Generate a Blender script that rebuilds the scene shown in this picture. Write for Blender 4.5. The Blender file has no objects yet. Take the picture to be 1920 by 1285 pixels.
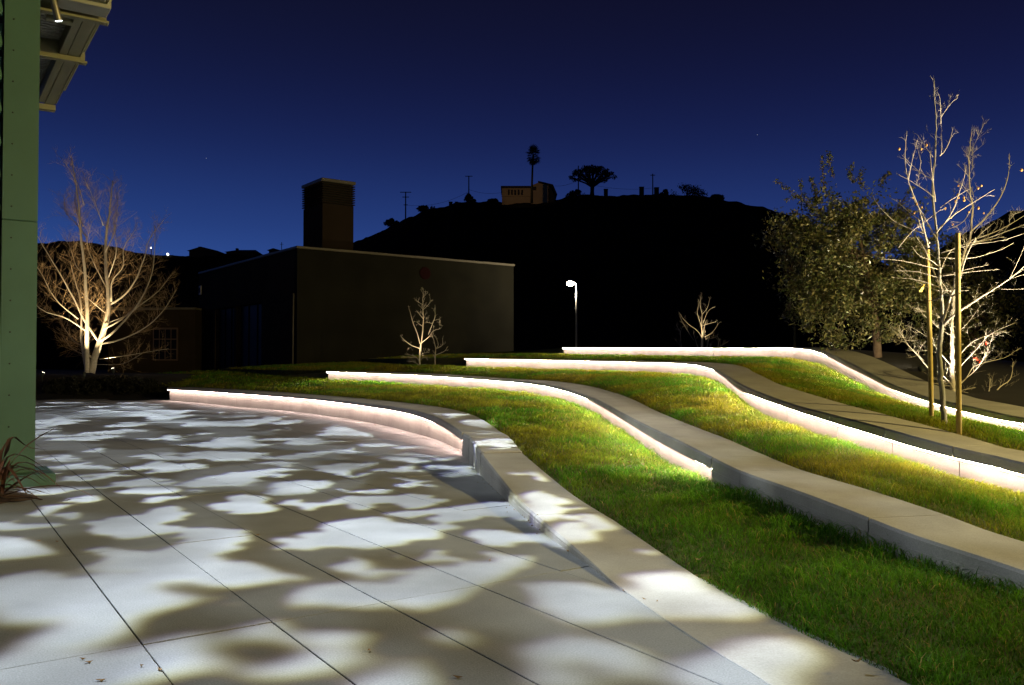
import bpy, math, random
import numpy as np
from mathutils import Vector, Matrix

rng = np.random.default_rng(11)
random.seed(11)
R = math.radians
S = bpy.context.scene
COL = S.collection

# ------------------------------------------------------------------ camera, sky, exposure, large lamps
CAM_H, FPX, PITCH = 1.6, 1600.0, R(1.235)
cam_d = bpy.data.cameras.new('camera')
cam_d.sensor_width = 36.0
cam_d.lens = 36.0 * FPX / 1920.0
cam_d.clip_start, cam_d.clip_end = 0.05, 3000
cam = bpy.data.objects.new('camera', cam_d)
cam.location = (0, 0, CAM_H)
cam.rotation_euler = (R(90) + PITCH, 0, 0)
COL.objects.link(cam)
S.camera = cam
S.view_settings.view_transform = 'Standard'
S.view_settings.look = 'None'
S.view_settings.exposure = 0
S.view_settings.gamma = 1
S.view_settings.use_curve_mapping = False
S.cycles.use_denoising = True
S.cycles.max_bounces = 6
S.cycles.diffuse_bounces = 3
S.cycles.sample_clamp_indirect = 4

world = bpy.data.worlds.new('World')
S.world = world
world.use_nodes = True
wt = world.node_tree
wt.nodes.clear()


def wn(t, **k):
    n = wt.nodes.new(t)
    for a, b in k.items():
        setattr(n, a, b)
    return n


tc = wn('ShaderNodeTexCoord')
sep = wn('ShaderNodeSeparateXYZ')
wt.links.new(tc.outputs['Generated'], sep.inputs[0])
ramp = wn('ShaderNodeValToRGB')
cr = ramp.color_ramp
cr.interpolation = 'B_SPLINE'
for i, (p, c) in enumerate([(0.0, (.036, .100, .350)), (.085, (.031, .088, .325)), (.15, (.0180, .050, .212)),
                            (.24, (.0085, .0170, .090)), (.34, (.0056, .0080, .036)), (.44, (.0046, .0054, .020)),
                            (.9, (.0030, .0032, .010))]):
    e = cr.elements[i] if i < 2 else cr.elements.new(p)
    e.position = p
    e.color = (*c, 1)
wt.links.new(sep.outputs['Z'], ramp.inputs[0])
# the afterglow lies to the west (left of the hall): the sky is a little warmer and dimmer towards the east
dotn = wn('ShaderNodeVectorMath', operation='DOT_PRODUCT')
dotn.inputs[1].default_value = (.82, .57, 0)
wt.links.new(tc.outputs['Generated'], dotn.inputs[0])
mr = wn('ShaderNodeMapRange')
mr.inputs['From Min'].default_value = 0.0
mr.inputs['From Max'].default_value = 1.0
wt.links.new(dotn.outputs['Value'], mr.inputs['Value'])
mixc = wn('ShaderNodeMix', data_type='RGBA', blend_type='MULTIPLY')
mixc.inputs['B'].default_value = (.90, .73, .78, 1)
wt.links.new(mr.outputs['Result'], mixc.inputs['Factor'])
wt.links.new(ramp.outputs['Color'], mixc.inputs['A'])
dotw = wn('ShaderNodeVectorMath', operation='DOT_PRODUCT')
dotw.inputs[1].default_value = (-.30, .954, 0)
wt.links.new(tc.outputs['Generated'], dotw.inputs[0])
mw = wn('ShaderNodeMapRange', interpolation_type='SMOOTHSTEP')
for nm, v in (('From Min', -.8), ('From Max', .55), ('To Min', .22), ('To Max', 1.0)):
    mw.inputs[nm].default_value = v
wt.links.new(dotw.outputs['Value'], mw.inputs['Value'])
bg = wn('ShaderNodeBackground')
bg.inputs['Strength'].default_value = 1.0
wo = wn('ShaderNodeOutputWorld')
wt.links.new(mixc.outputs['Result'], bg.inputs['Color'])
wt.links.new(mw.outputs['Result'], bg.inputs['Strength'])
wt.links.new(bg.outputs[0], wo.inputs[0])

LAMP_PLAZA = (17.5, 4.5, 7.1)      # the plaza's own pole light, to the east of the frame
PROJ_FAR = (-6.5, 12.15, 6.45)      # leaf-pattern projectors under the pavilion eave
PROJ_NEAR = (-3.2, 7.3, 6.4)
LED_COLOR = (1.0, .71, .62)
LED_POWER = 92.0
LED_OUT = 650.0       # the lens edge that throws light out over the lawns


def light(name, kind, loc, power, color, radius=.1, target=None, angle=None, blend=.3):
    d = bpy.data.lights.new(name, kind)
    d.energy = power
    d.color = color
    d.shadow_soft_size = radius
    o = bpy.data.objects.new(name, d)
    o.location = loc
    if kind == 'SPOT':
        d.spot_size = angle
        d.spot_blend = blend
    if target is not None:
        o.rotation_euler = (Vector(target) - Vector(loc)).to_track_quat('-Z', 'Y').to_euler()
    COL.objects.link(o)
    return o


light('plaza_lamp', 'SPOT', LAMP_PLAZA, 14500, (1.0, .78, .27), .12, (4.5, 16.0, .5), R(92), .55)

# ---- leaf-pattern projectors: the pattern each one throws, drawn over the paving it hits (metres)
GOBO_NEAR = [[-472,890,-464,904,-428,884,-402,890,-381,890,-388,913,-388,932,-374,951,-348,901,-315,846,-281,806,-248,787,-251,761,-257,729,-262,706,-238,684,-199,668,-168,655,-146,637,-157,612,-180,604,-198,597,-214,596,-229,601,-241,612,-254,606,-232,581,-245,566,-259,557,-239,531,-228,500,-230,486,-242,490,-255,504,-263,519,-273,531,-284,537,-288,529,-298,521,-318,521,-380,623,-371,637,-365,649,-354,657,-334,643,-310,631,-304,652,-280,655,-303,665,-320,671,-330,706,-340,744,-358,770,-390,806,-417,835,-443,856],[-484,792,-451,783,-418,753,-386,732,-360,715,-371,705,-391,695,-416,682],[-486,820,-477,837,-451,840,-429,825,-448,808,-469,804],[-288,473,-278,481,-269,490,-260,493,-245,483,-228,473,-206,463,-196,459,-186,445,-161,413,-252,413],[-375,748,-368,757,-341,744,-341,732,-362,732],[-182,451,-174,459,-159,456,-150,451,-150,441,-161,434,-172,437],[-424,990,-424,1010,-412,1023,-395,1010,-377,1026,-363,1008,-377,976,-396,968,-414,976],[-185,835,-171,865,-145,878,-117,856,-96,815,-68,796,-62,774,-78,744,-97,736,-113,736,-122,717,-133,721,-144,725,-161,729,-180,736,-204,753,-211,761,-197,774,-175,774,-196,792,-191,804,-167,806,-175,825],[-142,685,-130,706,-112,717,-87,706,-70,699,-66,665,-78,637,-93,637,-111,652,-131,662,-147,678],[-202,721,-191,730,-174,717,-183,708,-198,712],[-154,571,-144,596,-128,617,-112,624,-91,612,-77,606,-75,581,-80,566,-84,557,-77,535,-76,511,-84,497,-99,490,-114,493,-126,515,-126,531,-142,548,-149,557],[-162,500,-158,513,-151,525,-142,531,-127,511,-121,493,-121,481,-127,476,-138,481,-148,486],[-139,430,-137,442,-127,451,-117,460,-107,476,-95,481,-83,479,-77,470,-80,457,-93,448,-108,435,-120,427,-130,425],[-67,457,-58,470,-47,470,-42,465,-47,454,-55,447,-63,445],[-83,421,-76,435,-65,440,-49,437,-32,418,-36,406,-74,406],[-162,454,-152,457,-144,448,-146,440,-156,437],[-334,945,-335,1000,-322,1027,-294,1015,-277,986,-285,958,-272,938,-251,926,-257,907,-280,913,-292,899,-316,907],[-269,951,-246,965,-228,958,-222,979,-202,972,-205,1008,-188,1023,-175,1030,-160,1038,-140,1023,-117,1030,-92,1023,-88,1000,-95,958,-120,979,-142,972,-158,958,-169,919,-187,919,-188,884,-207,895,-225,926,-250,938],[-129,951,-119,965,-107,945,-119,932],[-288,815,-267,811,-245,787,-233,761,-242,744,-241,721,-252,713],[-80,590,-77,609,-73,641,-73,681,-73,738,-53,759,-32,738,-22,710,-1,695,25,706,47,703,62,695,52,681,32,671,15,660,5,647,-4,623,-17,600,-30,590,-43,572,-56,564],[-138,900,-92,925,-65,932,-37,959,-18,976,-9,952,7,925,16,882,28,853,9,853,-6,864,-23,882,-37,859,-53,848,-64,826,-76,848,-87,870,-119,870],[-42,787,-29,811,-15,811,-1,811,12,796,29,787,44,768,53,742,41,726,26,742,13,751,6,726,-9,738,-23,755],[-85,791,-70,801,-63,782,-65,768,-82,768],[-48,520,-38,530,-27,526,-17,516,-12,496,-16,484,-24,480,-33,489,-43,504],[9,606,23,617,41,617,54,626,68,603,82,584,93,569,104,537,98,526,86,526,79,537,74,546,69,543,76,520,62,518,44,516,39,508,24,510,17,520,15,532,4,537,-2,543,3,555,14,562,10,574,12,590],[-7,478,2,493,16,500,36,502,52,495,66,493,73,482,84,470,84,465,75,455,70,440,59,436,46,435,33,439,32,443,40,455,32,465,24,468,19,455,21,437,37,429,36,413,4,413,2,443,0,462],[75,413,84,435,96,442,97,452,109,462,123,452,120,413],[88,639,107,642,125,639,135,639,149,609,154,571,154,557,145,543,135,538,127,529,114,529,104,543,95,571,93,592,87,615],[20,929,41,958,59,936,71,915,90,876,84,857,65,851,54,806,41,796,25,863],[54,781,69,796,78,771,83,739,73,730,61,748],[104,691,117,697,125,693,120,678,107,678],[122,489,134,500,149,504,161,500,165,472,168,455,151,443,140,443,128,454,123,472],[97,452,108,454,116,446,116,421,92,421]]
GOBO_FAR = [[-615,1762,-589,1809,-532,1762,-461,1655,-458,1578,-484,1543,-523,1560,-558,1597],[-466,1718,-455,1785,-408,1762,-341,1718,-360,1655,-390,1635,-430,1655],[-521,1492,-473,1508,-411,1476,-423,1400,-447,1372,-469,1345],[-422,1429,-372,1460,-328,1508,-275,1492,-311,1429,-360,1386,-403,1400],[-397,1345,-372,1372,-333,1345,-333,1282,-360,1270],[-423,1213,-394,1229,-365,1258,-324,1235,-337,1192,-362,1162,-365,1105,-389,1114],[-306,1258,-281,1294,-264,1332,-229,1386,-220,1332,-235,1306,-206,1282,-210,1235,-227,1203,-250,1203,-281,1213],[-214,1415,-182,1476,-149,1429,-122,1386,-155,1358,-193,1358],[-188,1258,-158,1282,-125,1258,-125,1224,-155,1213],[-311,1062,-310,1142,-279,1158,-246,1133,-214,1079,-237,1046,-267,1030,-296,1038],[-208,1062,-184,1079,-149,1083,-156,1062,-189,1054],[-142,1172,-115,1172,-110,1105,-121,1088,-138,1142],[-294,1635,-262,1675,-225,1635,-235,1578,-269,1578],[-321,1525,-286,1553,-244,1519,-276,1499],[-359,1088,-336,1096,-328,1079,-349,1074],[-215,1213,-188,1220,-182,1203,-206,1196],[-122,1282,-92,1294,-79,1265,-107,1247],[-84,1258,-47,1270,-45,1213,-75,1203],[-217,1578,-184,1616,-157,1578,-190,1543],[-775,1508,-780,1567,-740,1553,-731,1499],[-698,1294,-678,1345,-622,1306,-587,1258,-620,1242,-652,1235],[-788,1429,-771,1460,-699,1400,-689,1366,-737,1372],[-629,1172,-595,1192,-538,1203,-542,1162,-586,1152],[-538,1088,-520,1114,-495,1142,-438,1105,-459,1071,-490,1051],[-578,1258,-578,1332,-545,1345,-502,1332,-457,1258,-486,1242,-518,1235],[-647,1445,-626,1492,-565,1460,-512,1508,-446,1492,-415,1386,-468,1358,-518,1372,-568,1386],[-438,1105,-425,1172,-403,1213,-367,1229,-333,1114,-351,1071,-399,1071],[-959,1884,-946,1965,-916,2024,-837,1994,-850,1858,-899,1833],[-756,1762,-733,1818,-679,1809,-695,1753],[-625,1655,-599,1762,-549,1833,-472,1578,-524,1543,-581,1578],[-99,1814,-69,1827,-55,1739,-76,1704],[-53,1651,-22,1677,1,1706,11,1599,-18,1554,-43,1551],[-39,1496,-19,1487,23,1487,2,1462,-24,1466],[-18,1301,-9,1348,39,1367,43,1314,19,1238,-11,1244],[-84,1281,-47,1276,-52,1247,-35,1210,-42,1193,-66,1202,-78,1238],[-114,1430,-80,1443,-79,1400,-111,1400],[-113,1301,-98,1301,-112,1286],[-109,1247,-87,1252,-96,1238]]
WALL_ROWS = {1:[[-13.883,34.642,0.0,0.432,0.519],[-11.442,32.047,0.0,0.44,0.52],[-9.674,29.953,0.0,0.45,0.534],[-7.224,27.366,0.0,0.43,0.507],[-5.095,24.518,0.0,0.422,0.498],[-3.308,21.466,0.0,0.415,0.508],[-2.146,18.907,0.0,0.42,0.526],[-1.557,17.457,0.0,0.369,0.5],[-1.157,16.142,0.0,0.331,0.462],[-0.942,15.416,0.0,0.283,0.417],[-0.742,14.628,0.0,0.241,0.369],[-0.576,13.804,0.0,-1.0,0.352],[-0.418,12.651,0.0,-1.0,0.33],[-0.322,12.002,0.0,-1.0,0.306],[-0.019,10.279,0.0,-1.0,0.185],[0.161,9.247,0.0,-1.0,0.126],[0.368,8.217,0.0,-1.0,0.097],[0.568,7.31,0.0,-1.0,0.072],[0.725,6.704,0.0,-1.0,0.037],[0.837,6.206,0.0,-1.0,0.015],[0.923,5.895,0.0,-1.0,0.007],[1.059,5.348,0.0,-1.0,0.003],[1.2,4.858,0.0,-1.0,0.003],[1.371,4.346,0.0,-1.0,0.003]],2:[[-7.326,34.0,0.857,1.154,1.207],[-5.358,33.0,0.807,1.105,1.167],[-2.876,30.5,0.705,1.048,1.105],[-0.704,27.5,0.681,0.965,1.016],[0.499,25.0,0.664,0.929,0.999],[1.224,22.8,0.595,0.86,0.945],[1.76,20.0,0.489,0.745,0.832],[1.944,17.6,0.403,0.655,0.765],[2.056,15.4,0.327,0.572,0.687],[2.104,13.5,0.253,0.518,0.648],[2.147,12.0,0.209,0.478,0.627],[2.246,10.6,0.207,0.431,0.582],[2.387,9.8,0.202,0.367,0.501],[2.494,8.9,0.209,-1.0,0.452],[2.682,7.75,0.216,-1.0,0.43],[2.875,6.7,0.163,-1.0,0.384],[3.0,6.25,0.132,-1.0,0.344],[3.34,5.6,0.097,-1.0,0.264]],3:[[-1.827,34.0,1.366,1.672,1.727],[1.359,32.0,1.28,1.61,1.66],[3.877,29.0,1.238,1.546,1.6],[5.246,26.0,1.194,1.502,1.551],[5.312,22.5,1.122,1.389,1.452],[4.829,19.0,1.007,1.232,1.315],[4.394,16.0,0.841,1.041,1.17],[4.129,13.9,0.741,0.993,1.097],[4.06,11.9,0.657,0.902,0.987],[4.207,10.9,0.567,0.808,0.913],[4.431,10.3,0.502,0.714,0.835],[4.654,9.8,0.421,0.623,0.751],[4.931,9.3,0.32,0.536,0.655],[5.174,9.0,0.238,0.479,0.596],[5.261,8.8,0.208,0.451,0.58]],4:[[2.182,36.0,1.847,2.129,2.174],[5.099,34.0,1.77,2.095,2.137],[8.524,31.0,1.697,2.045,2.084],[9.421,28.5,1.653,2.01,2.054],[9.471,26.0,1.486,1.844,1.933],[9.151,23.0,1.126,1.442,1.586],[8.831,20.5,0.832,1.126,1.241],[8.611,19.0,0.711,0.948,1.066],[8.37,17.6,0.644,0.853,0.963],[8.167,16.4,0.607,0.791,0.883],[8.014,15.4,0.562,0.745,0.86],[7.677,13.6,0.514,0.701,0.819],[7.484,12.5,0.509,0.696,0.789]]}

GX0, GX1, GY0, GY1, GRES = -19.0, 5.0, 1.5, 36.0, .04
GW, GH = int((GX1 - GX0) / GRES), int((GY1 - GY0) / GRES)


def vnoise(x, y, seed=0):
    """smooth value noise, vectorised"""
    xi, yi = np.floor(x).astype(np.int64), np.floor(y).astype(np.int64)
    fx, fy = x - xi, y - yi
    fx, fy = fx * fx * (3 - 2 * fx), fy * fy * (3 - 2 * fy)

    def h(a, b):
        n = (a * 374761393 + b * 668265263 + seed * 974711) & 0x7fffffff
        n = ((n ^ (n >> 13)) * 1274126177) & 0x7fffffff
        return ((n ^ (n >> 16)) & 0xffff) / 65535.0
    return (h(xi, yi) * (1 - fx) + h(xi + 1, yi) * fx) * (1 - fy) + (h(xi, yi + 1) * (1 - fx) + h(xi + 1, yi + 1) * fx) * fy


def fbm(x, y, seed=0, o=3):
    s, a, t = 0, 1.0, 0
    for k in range(o):
        s = s + a * vnoise(x * 2 ** k, y * 2 ** k, seed + k * 17)
        t += a
        a *= .5
    return s / t


def blur(a, sig):
    n = max(1, int(sig * 3 / GRES))
    k = np.exp(-.5 * (np.arange(-n, n + 1) * GRES / sig) ** 2)
    k /= k.sum()
    a = np.apply_along_axis(lambda r: np.convolve(r, k, 'same'), 0, a)
    return np.apply_along_axis(lambda r: np.convolve(r, k, 'same'), 1, a)


gx, gy = np.meshgrid(GX0 + (np.arange(GW) + .5) * GRES, GY0 + (np.arange(GH) + .5) * GRES)


def raster(polys, warp, wscale, seed):
    wx = gx + warp * (fbm(gx / wscale, gy / wscale, seed, 4) - .5) * 2.6 + warp * .5 * (fbm(gx / wscale * 3.7, gy / wscale * 3.7, seed + 9) - .5) * 2
    wy = gy + warp * 1.5 * (fbm(gx / wscale, gy / wscale, seed + 50, 4) - .5) * 2.6 + warp * .7 * (fbm(gx / wscale * 3.7, gy / wscale * 3.7, seed + 59) - .5) * 2
    out = np.zeros(gx.shape)
    for q in polys:
        p = np.array(q, float).reshape(-1, 2) / 100
        x0, x1, y0, y1 = p[:, 0].min() - .5, p[:, 0].max() + .5, p[:, 1].min() - .5, p[:, 1].max() + .5
        i0, i1 = max(0, int((x0 - GX0) / GRES)), min(GW, int((x1 - GX0) / GRES) + 1)
        j0, j1 = max(0, int((y0 - GY0) / GRES)), min(GH, int((y1 - GY0) / GRES) + 1)
        if i1 <= i0 or j1 <= j0:
            continue
        X, Y = wx[j0:j1, i0:i1], wy[j0:j1, i0:i1]
        ins = np.zeros(X.shape, bool)
        for a, b in zip(p, np.roll(p, -1, 0)):
            if a[1] == b[1]:
                continue
            c = (a[1] > Y) != (b[1] > Y)
            ins ^= c & (X < (b[0] - a[0]) * (Y - a[1]) / (b[1] - a[1]) + a[0])
        out[j0:j1, i0:i1] = np.maximum(out[j0:j1, i0:i1], ins)
    return out


def ss(a, b, x):
    t = np.clip((x - a) / (b - a), 0, 1)
    return t * t * (3 - 2 * t)


near_sharp = raster(GOBO_NEAR, .16, .55, 3)
bits = fbm(gx / .62 + 2, gy / .75, 211, 4)
near_sharp = np.where(bits < .335, 0, near_sharp)                      # holes between the leaves
near_sharp = np.maximum(near_sharp, (bits > .665))
near_sharp = near_sharp * (gx < np.interp(gy, [3, 4.5, 6, 8, 10, 11.5], [2.6, 1.95, 1.5, .98, .58, .35]))         # stray flecks of light
kk = ss(4.5, 9.5, gy)


def rim(lo, hi):
    return ss(lo, hi, blur(near_sharp, .125)) * (1 - kk) + ss(lo, hi, blur(near_sharp, .048)) * kk


near_var = .66 + .85 * ss(.2, .8, fbm(gx / 1.1, gy / 1.1, 91, 2)) * (.75 + .5 * fbm(gx / .3, gy / .3, 92))
soft = blur(ss(.46, .62, fbm(gx / .75 + 9, gy / .95, 131, 4)), .12) * .12      # a second, fainter layer of leaves
near = np.stack([rim(.15, .88), rim(.175, .90), rim(.225, .93)], -1) * near_var[..., None]
near = np.maximum(near, soft[..., None] * np.array([1, 1, .93]))
far_tr = raster(GOBO_FAR, .30, .45, 8)
nz = fbm(gx / .95 + 3.1, gy / 1.25, 23, 5)
thr = .55 + .03 * ss(24, 33, gy)
edge1 = np.interp(gy, [9, 12, 13.8, 15.4, 17.4, 18.9, 21.5, 24.5, 27.4, 30, 34.6], [0, -.4, -.6, -.95, -1.6, -2.2, -3.3, -5.1, -7.2, -9.7, -13.9])
reg = (gy > 17.2) & (gy < 33.3) & (gx < edge1 - .9 - .3 * fbm(gx, gy, 5)) & (gx > -gy * .62)
reg2 = (gy > 10) & (gy < 32) & (gx < edge1 - .7) & (gx > -gy * .62)
far = np.maximum(far_tr, ((nz > thr) & reg).astype(float))
far = blur(far, .028) * (.5 + .95 * ss(.2, .8, fbm(gx / 1.2, gy / 1.2, 77, 2)))
far = np.maximum(far, .15 * blur(ss(.50, .58, fbm(gx / .8 + 5, gy / 1.0, 171, 4)), .05) * reg2)
far = np.stack([far] * 3, -1)


def projector_pattern(name, pat, loc, leak, fringe):
    """float image of the beam: pattern x added gain that evens out the falloff with distance, with the colour fringes of its lens"""
    def shift(a, dx, dy):
        return np.roll(np.roll(a, dx, 1), dy, 0)
    base = leak
    n = fringe
    pat = pat.copy()
    pat[:, -6:] = pat[:, :6] = pat[-6:] = pat[:6] = 0
    pr, pg, pb = pat[..., 0], pat[..., 1], pat[..., 2]
    rgb = np.stack([pr, pg, pb * (1 - n) + n * shift(pb, -1, 1)], -1)
    d2 = (gx - loc[0]) ** 2 + (gy - loc[1]) ** 2 + loc[2] ** 2
    thr_ = (d2 / loc[2] ** 2) ** 1.5  # made-up beam gain that cancels the falloff with distance
    arr = np.ones((GH, GW, 4), np.float32)
    base = base * np.minimum(1, 12 / thr_)
    rgb[..., 0] += base * 1.05
    rgb[..., 1] += base
    rgb[..., 2] += base * .92
    arr[..., :3] = rgb * np.minimum(thr_, 40)[..., None]
    if loc is PROJ_FAR:
        arr[:, -2:, :3] = arr[:, :2, :3] = arr[-2:, :, :3] = 0
    im = bpy.data.images.new(name, GW, GH, float_buffer=True, alpha=False)
    im.colorspace_settings.name = 'Non-Color'
    im.pixels.foreach_set(arr.ravel())
    im.update()
    im.pack()
    return im


def projector_light(name, loc, pat, power, color, leak, radius, fringe):
    o = light(name, 'SPOT', loc, power, color, radius, angle=R(172), blend=.02)
    d = o.data
    d.use_nodes = True
    nt = d.node_tree
    N = nt.nodes
    em = next(n for n in N if n.type == 'EMISSION')
    g = N.new('ShaderNodeNewGeometry')
    sp = N.new('ShaderNodeSeparateXYZ')
    nt.links.new(g.outputs['Normal'], sp.inputs[0])

    def m(op, a, b):
        n = N.new('ShaderNodeMath')
        n.operation = op
        for i, v in enumerate((a, b)):
            if isinstance(v, (int, float)):
                n.inputs[i].default_value = v
            else:
                nt.links.new(v, n.inputs[i])
        return n.outputs[0]
    comb = N.new('ShaderNodeCombineXYZ')
    az = m('MAXIMUM', m('ABSOLUTE', sp.outputs['Z'], 0), .02)
    for ax, l0, g0, g1 in (('X', loc[0], GX0, GX1), ('Y', loc[1], GY0, GY1)):
        t = m('MULTIPLY', m('DIVIDE', sp.outputs[ax], az), loc[2] * SGN)
        u = m('DIVIDE', m('ADD', t, l0 - g0), g1 - g0)
        nt.links.new(u, comb.inputs[ax])
    im = N.new('ShaderNodeTexImage')
    im.image = projector_pattern(name + '_pattern', pat, loc, leak, fringe)
    im.extension = 'EXTEND'
    nt.links.new(comb.outputs[0], im.inputs['Vector'])
    nt.links.new(im.outputs['Color'], em.inputs['Color'])
    em.inputs['Strength'].default_value = 1.0
    return o


SGN = 1.0
wfar = ss(9.6, 10.8, gy)
side = ss(-.2, .5, gx) * (1 - .55 * ss(1.8, 3.4, gx))  # fill added to the projector beams over lawn edge, seat wall and blocks
seat_fill = ss(-.15, .35, gx) * (1 - ss(1.3, 2.2, gx))
block_fill = ss(-1.3, -.5, gx) * ss(16.5, 14.5, gy)
mfar = np.maximum(wfar, (gx > -1.5) * ss(9, 10, gy))[..., None]
projector_light('projector_light', PROJ_FAR, far * mfar, 3000, (.79, .89, 1.0), .048 * wfar + .11 * block_fill * wfar, .03, .5)
projector_light('projector_light', PROJ_NEAR, near * (1 - ss(10.4, 11.0, gy))[..., None], 3200, (.79, .89, 1.0), (.056 + .010 * side + .085 * seat_fill) * (1 - wfar), .03, .45)

# ------------------------------------------------------------------ helpers
def at(px, py, Y):
    """the place at distance Y seen at photo pixel (px, py)"""
    u, v = (px - 960) / FPX, (642.5 - py) / FPX
    d = Vector((u, math.cos(PITCH) - math.sin(PITCH) * v, math.sin(PITCH) + math.cos(PITCH) * v))
    return Vector((0, 0, CAM_H)) + d * (Y / d.y)


def at_z(px, py, z):
    u, v = (px - 960) / FPX, (642.5 - py) / FPX
    d = Vector((u, math.cos(PITCH) - math.sin(PITCH) * v, math.sin(PITCH) + math.cos(PITCH) * v))
    return Vector((0, 0, CAM_H)) + d * ((z - CAM_H) / d.z)


def tag(o, label=None, cat=None, group=None, kind=None):
    if label:
        o['label'] = label
    if cat:
        o['category'] = cat
    if group:
        o['group'] = group
    if kind:
        o['kind'] = kind
    return o


def thing(name, label, cat, loc=(0, 0, 0), rotz=0, group=None):
    o = bpy.data.objects.new(name, None)
    o.empty_display_size = .2
    o.location = loc
    o.rotation_euler = (0, 0, rotz)
    COL.objects.link(o)
    return tag(o, label, cat, group)


class MB:
    def __init__(self):
        self.v, self.f = [], []

    def add(self, v, f):
        n = len(self.v)
        self.v += [tuple(p) for p in v]
        self.f += [tuple(i + n for i in q) for q in f]
        return self

    def box(self, c, s, rz=0, taper=1.0):
        x, y, z = s[0] / 2, s[1] / 2, s[2] / 2
        co, si = math.cos(rz), math.sin(rz)
        V = []
        for dz, k in ((-z, 1), (z, taper)):
            for dx, dy in ((-x, -y), (x, -y), (x, y), (-x, y)):
                a, b = dx * k, dy * k
                V.append((c[0] + a * co - b * si, c[1] + a * si + b * co, c[2] + dz))
        return self.add(V, [(3, 2, 1, 0), (4, 5, 6, 7), (0, 1, 5, 4), (1, 2, 6, 5), (2, 3, 7, 6), (3, 0, 4, 7)])

    def bbox(self, x0, x1, y0, y1, z0, z1, b=.01):
        """box with bevelled edges"""
        b = min(b, (x1 - x0) * .4, (y1 - y0) * .4, (z1 - z0) * .4)
        V, F = [], []
        for z, k in ((z0, b), (z0 + b, 0), (z1 - b, 0), (z1, b)):
            V += [(x0 + k, y0 + k, z), (x1 - k, y0 + k, z), (x1 - k, y1 - k, z), (x0 + k, y1 - k, z)]
        F.append((3, 2, 1, 0))
        F.append((12, 13, 14, 15))
        for r in range(3):
            for i in range(4):
                j = (i + 1) % 4
                F.append((r * 4 + i, r * 4 + j, r * 4 + 4 + j, r * 4 + 4 + i))
        return self.add(V, F)

    def tube(self, P, rad, n=6, cap=True):
        P = [Vector(p) for p in P]
        m = len(P)
        if not hasattr(rad, '__len__'):
            rad = [rad] * m
        V, F = [], []
        up = None
        for i in range(m):
            t = (P[min(i + 1, m - 1)] - P[max(i - 1, 0)])
            t = t.normalized() if t.length > 1e-9 else Vector((0, 0, 1))
            if up is None:
                up = t.orthogonal().normalized()
            up = (up - t * up.dot(t))
            up = up.normalized() if up.length > 1e-6 else t.orthogonal().normalized()
            w = t.cross(up)
            for k in range(n):
                a = 2 * math.pi * k / n
                V.append(P[i] + (up * math.cos(a) + w * math.sin(a)) * rad[i])
        for i in range(m - 1):
            for k in range(n):
                j = (k + 1) % n
                F.append((i * n + k, i * n + j, (i + 1) * n + j, (i + 1) * n + k))
        if cap:
            F.append(tuple(range(n - 1, -1, -1)))
            F.append(tuple((m - 1) * n + k for k in range(n)))
        return self.add(V, F)

    def lathe(self, prof, c=(0, 0, 0), n=16):
        V, F = [], []
        for r, z in prof:
            for k in range(n):
                a = 2 * math.pi * k / n
                V.append((c[0] + r * math.cos(a), c[1] + r * math.sin(a), c[2] + z))
        for i in range(len(prof) - 1):
            for k in range(n):
                j = (k + 1) % n
                F.append((i * n + k, i * n + j, (i + 1) * n + j, (i + 1) * n + k))
        F.append(tuple(range(n - 1, -1, -1)))
        F.append(tuple((len(prof) - 1) * n + k for k in range(n)))
        return self.add(V, F)

    def build(self, name, mat, parent=None, smooth=False, kind=None):
        me = bpy.data.meshes.new(name)
        me.from_pydata(self.v, [], self.f)
        me.materials.append(mat)
        if smooth:
            me.polygons.foreach_set('use_smooth', [True] * len(me.polygons))
        return obj(name, me, parent, kind)


def obj(name, me, parent=None, kind=None, loc=None):
    o = bpy.data.objects.new(name, me)
    COL.objects.link(o)
    if parent is not None:
        o.parent = parent
    if kind:
        o['kind'] = kind
    if loc is not None:
        o.location = loc
    return o


def np_mesh(name, V, F, mat, colors=None, smooth=False):
    """V (n,3), F list of (m,k) int arrays"""
    me = bpy.data.meshes.new(name)
    me.vertices.add(len(V))
    me.vertices.foreach_set('co', np.ascontiguousarray(V, np.float32).ravel())
    loops = np.concatenate([f.ravel() for f in F]).astype(np.int32)
    tot = np.concatenate([np.full(len(f), f.shape[1], np.int32) for f in F])
    start = np.concatenate([[0], np.cumsum(tot)[:-1]]).astype(np.int32)
    me.loops.add(len(loops))
    me.loops.foreach_set('vertex_index', loops)
    me.polygons.add(len(tot))
    me.polygons.foreach_set('loop_start', start)
    me.polygons.foreach_set('loop_total', tot)
    if smooth:
        me.polygons.foreach_set('use_smooth', np.ones(len(tot), bool))
    me.update(calc_edges=True)
    if colors is not None:
        a = me.color_attributes.new('tint', 'FLOAT_COLOR', 'POINT')
        c = np.ones((len(V), 4), np.float32)
        c[:, :3] = colors
        a.data.foreach_set('color', c.ravel())
    me.materials.append(mat)
    return me


def catmull(A, n):
    """resample rows of A (m,k) to n rows along their length with a Catmull-Rom curve"""
    A = np.asarray(A, float)
    d = np.r_[0, np.cumsum(np.linalg.norm(np.diff(A[:, :2], axis=0), axis=1))]
    s = np.linspace(0, d[-1], n)
    return catmull_at(A, d, s)


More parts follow.
